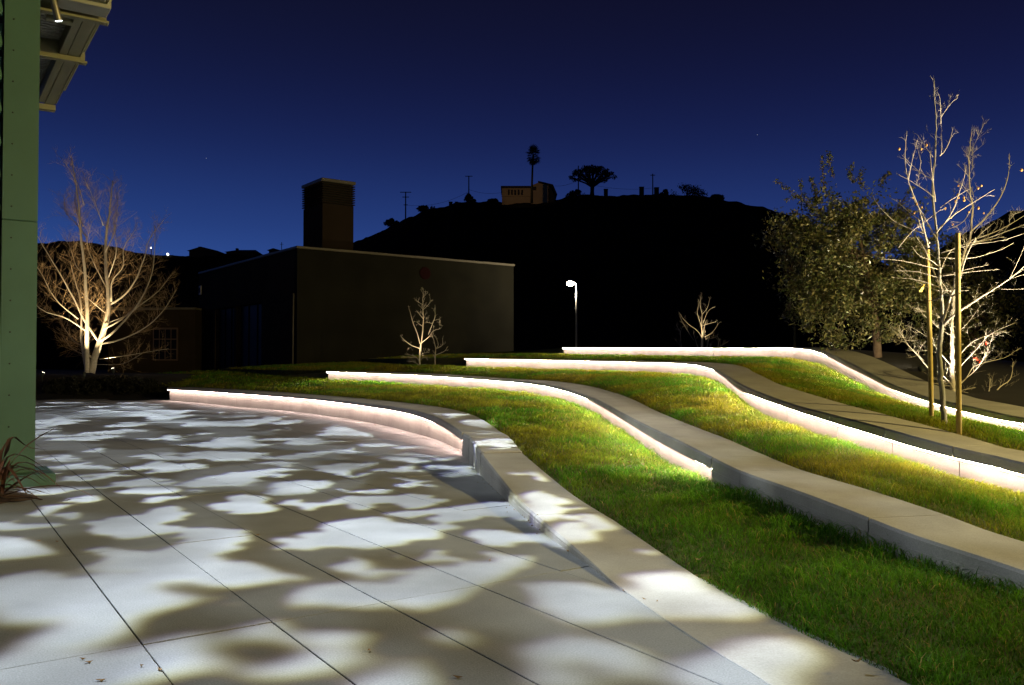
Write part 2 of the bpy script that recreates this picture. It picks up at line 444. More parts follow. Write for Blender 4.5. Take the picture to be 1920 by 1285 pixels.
def catmull_at(A, d, s):
    A = np.asarray(A, float)
    T = np.zeros_like(A)
    T[1:-1] = (A[2:] - A[:-2]) / (d[2:] - d[:-2])[:, None]
    T[0] = (A[1] - A[0]) / (d[1] - d[0])
    T[-1] = (A[-1] - A[-2]) / (d[-1] - d[-2])
    i = np.clip(np.searchsorted(d, s, 'right') - 1, 0, len(A) - 2)
    h = (d[i + 1] - d[i])[:, None]
    t = ((s - d[i])[:, None]) / h
    return (A[i] * (2 * t ** 3 - 3 * t ** 2 + 1) + T[i] * h * (t ** 3 - 2 * t ** 2 + t) + A[i + 1] * (-2 * t ** 3 + 3 * t ** 2) + T[i + 1] * h * (t ** 3 - t ** 2))


# ------------------------------------------------------------------ materials
def mat(name, color, rough=.8, spread=.15, scale=6.0, bump=0.0, bump_scale=60.0, metallic=0.0, spec=.4, tint=False, rand=0.0,
        speck=0.0, stain=0.0, translucent=0.0):
    m = bpy.data.materials.new(name)
    m.use_nodes = True
    nt = m.node_tree
    N, L = nt.nodes, nt.links
    b = N['Principled BSDF']
    b.inputs['Roughness'].default_value = rough
    b.inputs['Metallic'].default_value = metallic
    b.inputs['Specular IOR Level'].default_value = spec
    tcn = N.new('ShaderNodeTexCoord')
    src = tcn.outputs['Object']
    n1 = N.new('ShaderNodeTexNoise')
    n1.inputs['Scale'].default_value = scale
    n1.inputs['Detail'].default_value = 6
    L.new(src, n1.inputs['Vector'])
    fac = n1.outputs['Fac']

    def math_(op, a, bb):
        n = N.new('ShaderNodeMath')
        n.operation = op
        for i, v in enumerate((a, bb)):
            if isinstance(v, (int, float)):
                n.inputs[i].default_value = v
            else:
                L.new(v, n.inputs[i])
        return n.outputs[0]
    val = math_('ADD', math_('MULTIPLY', math_('SUBTRACT', fac, .5), 4 * spread), 1.0)
    if rand:
        oi = N.new('ShaderNodeObjectInfo')
        val = math_('MULTIPLY', val, math_('ADD', math_('MULTIPLY', oi.outputs['Random'], rand), 1 - rand / 2))
    if speck:
        n3 = N.new('ShaderNodeTexNoise')
        n3.inputs['Scale'].default_value = 95
        n3.inputs['Detail'].default_value = 3
        L.new(src, n3.inputs['Vector'])
        val = math_('MULTIPLY', val, math_('ADD', math_('MULTIPLY', math_('SUBTRACT', n3.outputs['Fac'], .5), speck * 4), 1.0))
    if stain:
        n4 = N.new('ShaderNodeTexNoise')
        n4.inputs['Scale'].default_value = .9
        n4.inputs['Detail'].default_value = 8
        n4.inputs['Roughness'].default_value = .65
        gp = N.new('ShaderNodeNewGeometry')
        L.new(gp.outputs['Position'], n4.inputs['Vector'])
        val = math_('MULTIPLY', val, math_('ADD', math_('MULTIPLY', math_('SUBTRACT', n4.outputs['Fac'], .5), stain * 4), 1.0))
    mx = N.new('ShaderNodeMix')
    mx.data_type = 'RGBA'
    mx.blend_type = 'MULTIPLY'
    mx.inputs['Factor'].default_value = 1
    if tint:
        at_ = N.new('ShaderNodeAttribute')
        at_.attribute_name = 'tint'
        L.new(at_.outputs['Color'], mx.inputs['A'])
    else:
        mx.inputs['A'].default_value = (*color, 1)
    comb = N.new('ShaderNodeCombineColor')
    for k in ('Red', 'Green', 'Blue'):
        L.new(val, comb.inputs[k])
    L.new(comb.outputs[0], mx.inputs['B'])
    L.new(mx.outputs['Result'], b.inputs['Base Color'])
    if bump:
        n2 = N.new('ShaderNodeTexNoise')
        n2.inputs['Scale'].default_value = bump_scale
        n2.inputs['Detail'].default_value = 5
        L.new(src, n2.inputs['Vector'])
        bp = N.new('ShaderNodeBump')
        bp.inputs['Strength'].default_value = bump
        bp.inputs['Distance'].default_value = .01
        L.new(n2.outputs['Fac'], bp.inputs['Height'])
        L.new(bp.outputs[0], b.inputs['Normal'])
    if translucent:
        tr = N.new('ShaderNodeBsdfTranslucent')
        L.new(mx.outputs['Result'], tr.inputs['Color'])
        ms = N.new('ShaderNodeMixShader')
        ms.inputs[0].default_value = translucent
        out = next(n for n in N if n.type == 'OUTPUT_MATERIAL')
        L.new(b.outputs[0], ms.inputs[1])
        L.new(tr.outputs[0], ms.inputs[2])
        L.new(ms.outputs[0], out.inputs['Surface'])
    return m


def glow(name, color, strength):
    m = bpy.data.materials.new(name)
    m.use_nodes = True
    nt = m.node_tree
    nt.nodes.remove(nt.nodes['Principled BSDF'])
    e = nt.nodes.new('ShaderNodeEmission')
    e.inputs['Color'].default_value = (*color, 1)
    e.inputs['Strength'].default_value = strength
    out = next(n for n in nt.nodes if n.type == 'OUTPUT_MATERIAL')
    nt.links.new(e.outputs[0], out.inputs['Surface'])
    return m


M_SLAB = mat('paving_concrete', (.238, .242, .242), .85, .06, 3, .3, 110, speck=.24, stain=.17, rand=.16)
M_JOINT = mat('joint_sand', (.03, .028, .025), .95)
M_WALL = mat('cast_concrete', (.33, .315, .285), .85, .09, 2.2, .2, 45, speck=.14, stain=.22, spec=.2)
M_SOIL = mat('turf_soil', (.10, .095, .02), .95, .3, 5, .4, 40)
M_GRASS = mat('grass_blade', (.06, .1, .02), .55, .0, 5, tint=True, spec=.25, translucent=.5)
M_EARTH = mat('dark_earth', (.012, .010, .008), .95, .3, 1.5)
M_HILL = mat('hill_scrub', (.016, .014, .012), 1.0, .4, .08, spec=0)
M_SCRUB = mat('scrub_leaf', (.018, .018, .012), .9, .3, 2, spec=.1)
M_BARK = mat('pale_bark', (.46, .41, .33), .8, .22, 14, .5, 40)
M_TWIG = mat('brown_twig', (.38, .26, .14), .8, .15, 20)
M_TRUNK = mat('grey_bark', (.24, .23, .19), .85, .22, 18, .5, 60)
M_DBARK = mat('dark_bark', (.09, .06, .04), .9, .25, 12, .4, 30)
M_LEAF = mat('glossy_leaf', (.07, .085, .025), .32, .2, 3, tint=True, spec=.6, translucent=.12)
M_DRY = mat('dry_leaf', (.22, .12, .04), .8, .2, 20)
M_POD = mat('seed_pod', (.55, .30, .08), .6, .15, 30)
M_RED = mat('red_leaf', (.5, .05, .02), .6)
M_STAKE = mat('stake_wood', (.42, .31, .09), .75, .15, 9, .3, 50)
M_TIE = mat('rubber_tie', (.02, .02, .02), .6)
M_YEL = mat('yellow_tape', (.7, .5, .03), .5)
M_STEEL = mat('green_steel', (.056, .122, .094), .5, .07, 1.2, .06, 30, stain=.10)
M_CLAD = mat('green_cladding', (.075, .17, .12), .5, .08, 2)
M_DARK = mat('dark_gap', (.012, .014, .012), .8)
M_BOLT = mat('dull_bolt', (.03, .035, .03), .6, metallic=.4)
M_EAVE = mat('eave_paint', (.19, .182, .10), .6, .08, 2)
M_DECK = mat('roof_deck', (.30, .29, .23), .6, .08, 2)
M_METAL = mat('brushed_metal', (.30, .27, .22), .4, .05, 8, metallic=.7)
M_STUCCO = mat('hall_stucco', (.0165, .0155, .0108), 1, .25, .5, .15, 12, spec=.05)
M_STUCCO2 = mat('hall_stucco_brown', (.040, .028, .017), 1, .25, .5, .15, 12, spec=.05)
M_COPING = mat('coping_metal', (.15, .13, .09), .5, .12, 1.0)
M_SHAFT = mat('tower_brown', (.032, .022, .014), 1, .1, .8, spec=.05)
M_CONDUIT = mat('conduit', (.09, .08, .06), .8)
M_DISC = mat('dark_red_disc', (.018, .003, .003), .9, spec=.1)
M_BAY = mat('dark_glass', (.006, .006, .007), .5, spec=.15)
M_FRAME = mat('window_frame', (.12, .075, .05), .6)
M_SIGN = mat('sign_white', (.5, .45, .38), .6)
M_HOUSE = mat('ochre_render', (.34, .24, .12), .85, .08, .6)
M_ROOF = mat('dark_roof', (.03, .022, .018), .9)
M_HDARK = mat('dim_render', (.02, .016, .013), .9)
M_POLE = mat('utility_wood', (.016, .013, .012), .9)
M_WIRE = mat('wire', (.012, .012, .014), .7)
M_LAMPPOST = mat('galvanised_post', (.42, .42, .38), .5, .06, 3, metallic=.2)
M_FLAX = mat('bronze_strap_leaf', (.075, .032, .02), .55, .25, 6, tint=False, spec=.4)
M_MULCH = mat('bark_mulch', (.05, .028, .016), .95, .35, 18, .6, 40)
M_BLOCK = mat('brown_block', (.16, .10, .06), .85, .12, 2)
M_LED = glow('led_strip', LED_COLOR, LED_POWER)
M_LED_OUT = glow('led_lens_edge', (1.0, .86, .68), LED_OUT)
M_LAMP = glow('street_lamp_glass', (1.0, .88, .66), 40)
M_LENS = glow('projector_lens', (.85, .93, 1.0), 14)
M_SPOT = glow('uplight_lens', (1.0, .88, .66), 10)
M_FARLAMP = glow('far_lamp_glass', (1.0, .95, .85), 9)

# ------------------------------------------------------------------ the plaza: slabs laid in a bonded grid
D1 = Vector((-.5664, .8241, 0))     # along the long joints
D2 = Vector((.8241, .5664, 0))
ROT = math.atan2(D2.y, D2.x)
P0, PS, Q0, QS = 1.03, .745, 5.18, 2.68

pave = thing('pavement', None, None)
tag(pave, 'pale concrete plaza paving with long saw-cut slabs', kind='structure')
mb = MB()
mb.add([(-45, -6, -.035), (6, -6, -.035), (6, 37.2, -.035), (-45, 37.2, -.035)], [(0, 1, 2, 3)])
mb.build('joint_bed', M_JOINT, pave)


def slab_mb(mb, ox=0, oy=0):
    g, b = .004, .003
    return mb.bbox(ox + g, ox + PS - g, oy + g, oy + QS - g, -.06, 0, b)


slab_me = None
cells = []
for i in range(-46, 30):
    for j in range(-4, 20):
        c = D2 * (P0 + PS * (i + .5)) + D1 * (Q0 + QS * (j + .5))
        if c.y < .2 or c.y > 35.6 or c.x < -c.y * .62 - 2 or c.x > min(2.6, c.y * .62 + 2):
            continue
        ex = float(np.interp(c.y, [0, 5, 9, 14, 17, 21, 25, 30, 35], [2.9, 2.2, 1.6, .9, 0, -1.8, -4, -8, -12.3]))
        if c.x > ex:
            continue
        cells.append((c.length, i, j))
cells.sort()
mbf = MB()
for n, (dd, i, j) in enumerate(cells):
    if n < 290:
        if slab_me is None:
            o = slab_mb(MB()).build('paving_slab', M_SLAB, pave)
            slab_me = o.data
        else:
            o = obj('paving_slab', slab_me, pave)
        o.location = D2 * (P0 + PS * i) + D1 * (Q0 + QS * j) + Vector((0, 0, -.0012 * ((i * 7 + j * 13) % 4)))
        o.rotation_euler = (0, 0, ROT)
    else:
        a = MB()
        slab_mb(a)
        base = D2 * (P0 + PS * i) + D1 * (Q0 + QS * j)
        mbf.add([base + D2 * v[0] + D1 * v[1] + Vector((0, 0, v[2])) for v in a.v], a.f)
if mbf.v:
    mbf.build('far_slabs', M_SLAB, pave, kind='stuff')

# ------------------------------------------------------------------ the terrain
gxs = np.r_[np.arange(-120, -40, 8), np.arange(-40, 40, 2.0), np.arange(40, 121, 8)]
gys = np.r_[-30, -5, 15, 30, np.arange(35.5, 60, 1.5), np.arange(60, 120, 6), 140, 200, 320, 600, 1200]
GXX, GYY = np.meshgrid(gxs, gys)
lift = ss(35.8, 41, GYY)
GZ = -.12 + lift * (.95 + .75 * ss(-12, 2, GXX) - .8 * ss(4, 14, GXX)) + .06 * lift * (fbm(GXX / 3, GYY / 3, 4) - .5)
GZ = np.where(GYY < 35.7, np.minimum(GZ, -.12), GZ)
nx, ny = len(gxs), len(gys)
idx = np.arange(nx * ny).reshape(ny, nx)
FQ = np.stack([idx[:-1, :-1], idx[:-1, 1:], idx[1:, 1:], idx[1:, :-1]], -1).reshape(-1, 4)
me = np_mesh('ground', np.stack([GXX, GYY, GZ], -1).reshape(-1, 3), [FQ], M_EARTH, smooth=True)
tag(obj('ground', me), 'dark bare ground behind the terraces and round the hall', kind='structure')

# ------------------------------------------------------------------ curved seat walls
EXT = {1: [[1.62, 3.4, 0, -1, .006], [1.85, 2.4, 0, -1, .006]],
       2: [[3.62, 5.0, .07, -1, .2], [4.3, 3.9, .04, -1, .15]],
       3: [[5.55, 8.3, .14, .38, .5], [6.4, 7.2, .06, .28, .40], [7.4, 6.3, .04, .24, .35]],
       4: [[7.5, 11.0, .48, .67, .75], [7.9, 9.6, .45, .64, .72], [8.7, 8.2, .42, .6, .68]]}
WID = {1: ([4, 5.5, 8, 10, 12, 15, 18, 21, 36], [.55, .52, .58, .53, .48, .60, .78, .9, .9]),
       2: ([4, 8, 12, 16, 20, 25, 36], [.6, .58, .57, .6, .74, .85, .85]),
       3: ([6, 9, 11, 14, 16, 20, 24, 36], [.62, .63, .65, .62, .6, .64, .85, .85]),
       4: ([8, 13, 16, 20, 24, 27, 36], [.68, .7, .72, .8, .85, .7, .6])}
# places (distance Y) of the construction joints, far to near
JOINTS = {1: [30.0, 25.5, 21.4, 18.0, 14.63, 13.8, 13.15, 12.55, 12.0, 8.35],
          2: [30.0, 26.0, 22.5, 18.5, 15.2, 12.4, 9.75, 8.9, 6.7, 5.2],
          3: [30, 26.5, 22, 18, 15, 12.6, 11, 10.1, 9.35],
          4: [32, 28.5, 25.2, 22, 19.3, 17.0, 14.8, 12.6]}
LIT_END = {1: 14.6, 2: 9.74, 3: 0, 4: 0}
WINFO = {1: ('low concrete seat wall along the plaza sinking into the paving', 'seat wall'),
         2: ('second concrete terrace wall, its lit band ending halfway', 'terrace wall'),
         3: ('third concrete terrace wall, lit, in front of the staked tree', 'terrace wall'),
         4: ('topmost lit concrete terrace wall, below the leafy trees', 'terrace wall')}
OV = .12
BACK, FRONT = {}, {}


def dense(rows, n):
    D = catmull(rows, n)
    d = np.gradient(D[:, :2], axis=0)
    for _ in range(3):
        d[1:-1] = (d[:-2] + d[1:-1] * 2 + d[2:]) / 4
    d /= np.linalg.norm(d, axis=1)[:, None]
    nrm = np.stack([-d[:, 1], d[:, 0]], 1)      # towards the uphill side
    return D, nrm


for k in (1, 2, 3, 4):
    rows = np.array([r for r in WALL_ROWS[k]] + EXT[k], float)
    for r in rows:
        if r[3] < 0:
            r[3] = r[4] - .12
    n = 520
    D, nrm = dense(rows, n)
    # smooth the height profile a little
    for c in (2, 3, 4):
        for _ in range(30 if k > 1 else 8):
            D[1:-1, c] = (D[:-2, c] + 2 * D[1:-1, c] + D[2:, c]) / 4
    if k == 1:
        D[:, 4] = np.maximum(D[:, 4], .006)
    W = np.interp(D[:, 1], *WID[k])
    FRONT[k] = D[:, [0, 1, 2]].copy()
    BACK[k] = np.c_[D[:, :2] + nrm * W[:, None], D[:, 4]]
    wall = thing('seat_wall' if k == 1 else 'terrace_wall', WINFO[k][0], WINFO[k][1], tuple(D[n // 2, :3]), 0, 'curved lit terrace walls')
    org = Vector(D[n // 2, :3])
    cuts = [0]
    for yj in JOINTS[k]:
        i = int(np.argmin(np.abs(D[:, 1] - yj)))
        if i - cuts[-1] > 2:
            cuts.append(i)
    cuts.append(n - 1)
    for ci in range(len(cuts) - 1):
        i0, i1 = cuts[ci], cuts[ci + 1]
        lit = D[(i0 + i1) // 2, 1] > LIT_END[k]
        step = max(1, (i1 - i0) // 26)
        ids = sorted(set(list(range(i0, i1, step)) + [i1]))
        block = (k == 1 and 12.0 <= D[(i0 + i1) // 2, 1] < 14.6)
        V, F, rings = [], [], []
        flat = D[ids, 4].mean() + .012 if block else None
        for q, i in enumerate(ids):
            x, y, zb, zl, zt = D[i]
            w, nn = W[i], nrm[i]
            tang = np.array([nn[1], -nn[0]])
            e = .006 if q == 0 else (-.006 if q == len(ids) - 1 else 0)      # open joint between castings
            if block:
                zt = flat
                e *= 6.0
            b = min(.022 if not block else .03, max(.003, (zt - zb) * .3))
            if lit:
                sec = [(0, zb - .45), (0, zl), (-OV, zl), (-OV, zt - b), (-OV + b, zt), (w - .02, zt), (w, zt - .02), (w, zb - .45)]
            else:
                sec = [(-OV, zb - .45), (-OV, (zb + zt) / 2), (-OV + .004, (zb + zt) / 2), (-OV + .004, zt - b), (-OV + b, zt), (w - .02, zt), (w, zt - min(.02, b)), (w, zb - .45)]
                if k == 1 and zt < .02:
                    sec = [(-OV, zb - .45), (-OV, zb - .2), (-OV, zb - .1), (-OV, zt - .004), (-OV + .004, zt), (w - .02, zt), (w, zt - .004), (w, zb - .45)]
            if block and (q == 0 or q == len(ids) - 1):
                sec = [(a + (.045 if a < .1 else 0), z - (.02 if z > zb - .1 else 0)) for a, z in sec]
            rings.append(len(V))
            for a, z in sec:
                V.append((x + nn[0] * a + tang[0] * e - org.x, y + nn[1] * a + tang[1] * e - org.y, z - org.z))
        m = 8
        for q in range(len(ids) - 1):
            for s in range(m):
                t = (s + 1) % m
                F.append((rings[q] + s, rings[q] + t, rings[q + 1] + t, rings[q + 1] + s))
        F.append(tuple(rings[0] + s for s in range(m - 1, -1, -1)))
        F.append(tuple(rings[-1] + s for s in range(m)))
        MB().add(V, F).build('wall_segment', M_WALL, wall)
        if lit:
            mbl = MB()
            r0 = None
            for q, i in enumerate(ids):
                x, y, zb, zl, zt = D[i]
                nn = nrm[i]
                ring = [(x + nn[0] * a - org.x, y + nn[1] * a - org.y, z - org.z) for a, z in
                        ((-.070, zl - .002), (-.095, zl - .002), (-.095, zl - .012), (-.070, zl - .012))]
                r1 = len(mbl.v)
                mbl.add(ring, [])
                if r0 is not None:
                    for s in range(4):
                        t = (s + 1) % 4
                        mbl.f.append((r0 + s, r0 + t, r1 + t, r1 + s))
                r0 = r1
            ls = mbl.build('light_strip', M_BOLT, wall)
            ls.data.materials.append(M_LED)
            ls.data.materials.append(M_LED if k == 1 else M_LED_OUT)          # the lens faces down and out; the housing shields the wall side
            ls.data.polygons.foreach_set('material_index', [(0, 2, 1, 0)[p % 4] for p in range(len(ls.data.polygons))])

# ------------------------------------------------------------------ lawns between the walls


def leftward(P, pts):
    return np.vstack([np.array(pts, float), P])


LA = {1: leftward(BACK[1], [[-18.5, 40.5, .72], [-15.5, 37.0, .52]]),
      2: leftward(BACK[2], [[-15.5, 45, 1.2], [-10.5, 38.5, 1.18]]),
      3: leftward(BACK[3], [[-8.5, 47, 1.7], [-4.5, 39, 1.72]]),
      4: leftward(BACK[4], [[-2, 48, 2.05], [1, 40, 2.1]])}
LB = {1: leftward(FRONT[2], [[-15.6, 45.6, 1.15], [-10.8, 39, .9]]),
      2: leftward(FRONT[3], [[-8.6, 47.6, 1.6], [-5.0, 39.5, 1.4]]),
      3: leftward(FRONT[4], [[-2.2, 48.6, 1.98], [.7, 40.5, 1.85]])}
far_edge = LA[4].copy()
far_edge[:, 0] += 16
far_edge[:, 1] += 8
far_edge[:, 2] = far_edge[:, 2] * .6 - .1
LB[4] = far_edge


def resample(P, n):
    d = np.r_[0, np.cumsum(np.linalg.norm(np.diff(P[:, :2], axis=0), axis=1))]
    s = np.linspace(0, d[-1], n)
    return np.stack([np.interp(s, d, P[:, c]) for c in range(3)], 1)


def match(A, B, n):
    """points of B facing equally spaced points of A (closest, kept in order)"""
    A = resample(A, n)
    B = resample(B, n * 4)
    out, j = [], 0
    for i in range(n):
        lo = j
        hi = min(len(B), j + 60)
        # blend of closest point and equal share of the length, so that both ends are reached
        dist = np.linalg.norm(B[lo:hi, :2] - A[i, :2], axis=1) + .02 * np.abs(np.arange(lo, hi) - i * 4)
        j = lo + int(np.argmin(dist))
        if i == n - 1:
            j = len(B) - 1
        out.append(B[j])
    out = np.array(out)
    for _ in range(12):
        out[1:-1] = (out[:-2] + 2 * out[1:-1] + out[2:]) / 4
    return A, out


NL, ML = 220, 14
LAWN = {}
LNAME = {1: 'mown lawn between the seat wall and the second wall', 2: 'mown lawn between the second and third walls',
         3: 'mown lawn holding the staked tree', 4: 'dark slope behind the topmost wall'}
for k in (1, 2, 3, 4):
    A, B = match(LA[k], LB[k], NL)
    t = np.linspace(0, 1, ML)
    G = A[:, None, :] * (1 - t)[None, :, None] + B[:, None, :] * t[None, :, None]
    # edge just below the cap, soil under the face of the upper wall
    G[:, 0, 2] -= .035 if k < 4 else .30
    G[..., 2] += np.sin(t * math.pi)[None, :] * .05 + .03 * (fbm(G[..., 0] / .9, G[..., 1] / .9, k) - .5) * np.sin(t * math.pi)[None, :]
    if k < 4:
        ex = (B - A)[:, None, :2] * .02
        G[:, -1, :2] += ex[:, 0]
        litw = ss(9.0, 10.2, B[:, 1]) if k == 1 else np.ones(NL)
        G[:, -1, 2] -= .03 + .05 * litw
        G[:, -2, 2] -= (.01 + .02 * litw)
    LAWN[k] = G
    idx = np.arange(NL * ML).reshape(NL, ML)
    FQ = np.stack([idx[:-1, :-1], idx[1:, :-1], idx[1:, 1:], idx[:-1, 1:]], -1).reshape(-1, 4)
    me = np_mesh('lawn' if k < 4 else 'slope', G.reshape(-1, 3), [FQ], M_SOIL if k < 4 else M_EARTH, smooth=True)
    tag(obj('lawn' if k < 4 else 'slope', me), LNAME[k], kind='structure')
# banks that close the ground between the lawns, left of the walls' ends
mb = MB()
for k in (1, 2, 3):
    a, b = LB[k][:3], LA[k + 1][:3]
    v = []
    for p, q in zip(a, b):
        v += [tuple(p), tuple(q)]
    mb.add(v, [(0, 1, 3, 2), (2, 3, 5, 4)])
tag(mb.build('bank', M_SOIL), 'low turf banks beyond the ends of the walls', kind='structure')


def grass(k, dens, tall_wall=1.0, seed=0, sel=None):
    G = LAWN[k]
    a, b, c, d = G[:-1, :-1], G[1:, :-1], G[1:, 1:], G[:-1, 1:]
    ctr = (a + b + c + d) / 4
    area = .5 * np.linalg.norm(np.cross(c - a, d - b), axis=-1)
    dist = np.maximum(np.linalg.norm(ctr[..., :2], axis=-1), 2.5)
    inview = (ctr[..., 1] > .8) & (np.abs(ctr[..., 0]) < ctr[..., 1] * .85 + 2.2) & (ctr[..., 1] < 44)
    rate = dens * np.minimum(1, (5.0 / dist) ** 1.75)
    cnt = rng.poisson(area * rate * inview)
    I, J = np.nonzero(cnt)
    rep = cnt[I, J]
    I, J = np.repeat(I, rep), np.repeat(J, rep)
    n = len(I)
    u, v = rng.random(n)[:, None], rng.random(n)[:, None]
    P = (G[I, J] * (1 - u) + G[I + 1, J] * u) * (1 - v) + (G[I, J + 1] * (1 - u) + G[I + 1, J + 1] * u) * v
    tt = (J + v[:, 0]) / (ML - 1)
    dist = np.linalg.norm(P[:, :2], axis=1)
    width_m = np.linalg.norm(G[I, -1] - G[I, 0], axis=1)
    dw = (1 - tt) * width_m            # metres to the upper wall
    dcap = tt * width_m
    cl = fbm(P[:, 0] / .33, P[:, 1] / .33, 40 + k)
    cl2 = fbm(P[:, 0] / 1.3, P[:, 1] / 1.3, 60 + k)
    h = ((.048 if k == 1 else .040) + .05 * rng.random(n)) * (.30 + 1.4 * cl) * (1 + .9 * tall_wall * np.exp(-dw / .22))
    tallb = rng.random(n) < .10 * tall_wall * np.exp(-dw / .10)
    h = np.where(tallb, np.minimum(h * (1.2 + .6 * rng.random(n)), .19), h)
    lw = 1 - .35 * np.exp(-dw / .25) * (ss(9.0, 10.2, P[:, 1]) if k == 1 else 1.0)
    h *= np.where(dcap < .06, .75, 1) * lw
    w = (.0056 if k == 1 else .0042) * np.maximum(1, dist / 6.5) * (.7 + .6 * rng.random(n))
    h *= np.maximum(1, (dist / 16) ** .35)
    az = rng.random(n) * 2 * math.pi
    lean = h * (.35 + 1.0 * rng.random(n))
    la = rng.random(n) * 2 * math.pi
    L = np.stack([np.cos(la), np.sin(la)], 1) * lean[:, None]
    S_ = np.stack([np.cos(az), np.sin(az)], 1) * w[:, None] * .5
    z = P[:, 2] - .004
    V = np.empty((n, 5, 3))
    V[:, 0, :2], V[:, 1, :2] = P[:, :2] - S_, P[:, :2] + S_
    V[:, 0, 2] = V[:, 1, 2] = z
    mid = P[:, :2] + L * .32
    V[:, 2, :2], V[:, 3, :2] = mid + S_ * .75, mid - S_ * .75
    V[:, 2, 2] = V[:, 3, 2] = z + h * .58
    V[:, 4, :2] = P[:, :2] + L
    V[:, 4, 2] = z + h * .80
    b_ = np.arange(n)[:, None] * 5
    quads = (b_ + np.array([[0, 1, 2, 3]]))
    tris = (b_ + np.array([[3, 2, 4]]))
    green = np.array([.085, .24, .012])
    olive = np.array([.29, .24, .016])
    straw = np.array([.36, .27, .08])
    f = np.clip((cl2 - .27) * 2.4 + (rng.random(n) - .5) * .5, 0, 1) * GRASS_OLIVE[k] * (ss(7.0, 11.5, P[:, 1]) * .9 + .1 if k == 1 else 1)  # olive share: natural clump tone plus warm lamplight put into the blade colour
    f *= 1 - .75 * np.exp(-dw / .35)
    colr = green[None] * (1 - f[:, None]) + olive[None] * f[:, None]
    st = (rng.random(n) < .06)
    colr[st] = straw
    colr *= (.6 + .9 * rng.random(n))[:, None] * (.45 + 1.1 * cl)[:, None]
    C = np.repeat(colr[:, None, :], 5, 1)
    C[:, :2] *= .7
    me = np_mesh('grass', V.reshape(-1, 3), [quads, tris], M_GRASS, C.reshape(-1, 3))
    tag(obj('grass', me), {1: 'short green grass of the lowest lawn', 2: 'lamplight-tinted olive mown grass between the two middle walls',
                           3: 'mown grass round the staked tree'}[k], kind='stuff')
    return n


GRASS_OLIVE = {1: .75, 2: .95, 3: .9}
ng = [grass(1, 5600, 1.5), grass(2, 9000, .8), grass(3, 9000, .8)]
print('blades', ng)

# ------------------------------------------------------------------ hills


def hill(name, label, ridge, Yr, Yb, zb, seed, rough=.5, depth=60):
    """a hill whose crest passes through the skyline points at distance Yr"""
    xs = np.array([p[0] for p in ridge], float)
    ys = np.array([p[1] for p in ridge], float)
    n = 340
    px = np.linspace(xs[0], xs[-1], n)
    py = np.interp(px, xs, ys)
    crest = np.array([at(a, b, Yr) for a, b in zip(px, py)])
    crest[:, 2] += rough * (fbm(crest[:, 0] / 2.2, crest[:, 0] * 0, seed, 4) - .5) * 2
    rows = []
    m = 26
    for i in range(m):
        t = i / (m - 1)
        Y = Yb + (Yr - Yb) * t
        prof = t ** 1.25
        z = zb + (crest[:, 2] - zb) * prof
        x = crest[:, 0] * (.55 + .45 * t)
        z = z + rough * 1.6 * (fbm(x / 6, x * 0 + Y / 6, seed + 3, 3) - .5) * min(1, (1 - t) * 8) * min(1, t * 6)
        rows.append(np.stack([x, np.full(n, Y), z], 1))
    for t in (.35, 1.0):
        r = crest.copy()
        r[:, 1] += depth * t
        r[:, 2] -= (4 if t < .5 else 22)
        rows.append(r)
    Gd = np.array(rows)
    idx = np.arange(Gd.shape[0] * n).reshape(-1, n)
    FQ = np.stack([idx[:-1, :-1], idx[:-1, 1:], idx[1:, 1:], idx[1:, :-1]], -1).reshape(-1, 4)
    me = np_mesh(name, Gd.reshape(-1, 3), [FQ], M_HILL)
    return tag(obj(name, me), label, kind='structure')


hill('hill', 'steep black scrub hill with houses along its crest',
     [(430, 560), (560, 500), (640, 468), (660, 457), (700, 441), (740, 419), (765, 408), (800, 394), (850, 383), (880, 376), (940, 379), (1000, 376), (1045, 374), (1062, 370), (1090, 366),
      (1160, 367), (1200, 363), (1250, 366), (1320, 368), (1360, 375), (1420, 386), (1480, 403), (1540, 432), (1600, 462), (1700, 520), (1800, 570), (1950, 620)], 230, 75, 1.2, 5, .55)
hill('hill', 'lower dark hill behind the bare tree',
     [(-420, 430), (-200, 440), (0, 460), (70, 457), (110, 452), (150, 451), (185, 456), (215, 464), (250, 474), (285, 479), (350, 479), (405, 478), (430, 477), (470, 476), (530, 475), (600, 471), (700, 470), (800, 490), (900, 540)], 165, 72, .9, 9, .45)
hill('hill', 'dark hillside at the far right beyond the leafy trees',
     [(1560, 640), (1640, 590), (1720, 510), (1800, 446), (1830, 428), (1860, 414), (1890, 401), (1930, 390), (2000, 372), (2150, 340), (2400, 330)], 120, 70, 2.0, 13, .4)

# ------------------------------------------------------------------ the dark hall with its vent tower
BA = math.atan2(.6, .8)
HZ = .8
hall = thing('hall', 'big dark stucco hall with a pale metal roof edge', 'building', (-11.1, 44, 0), BA)
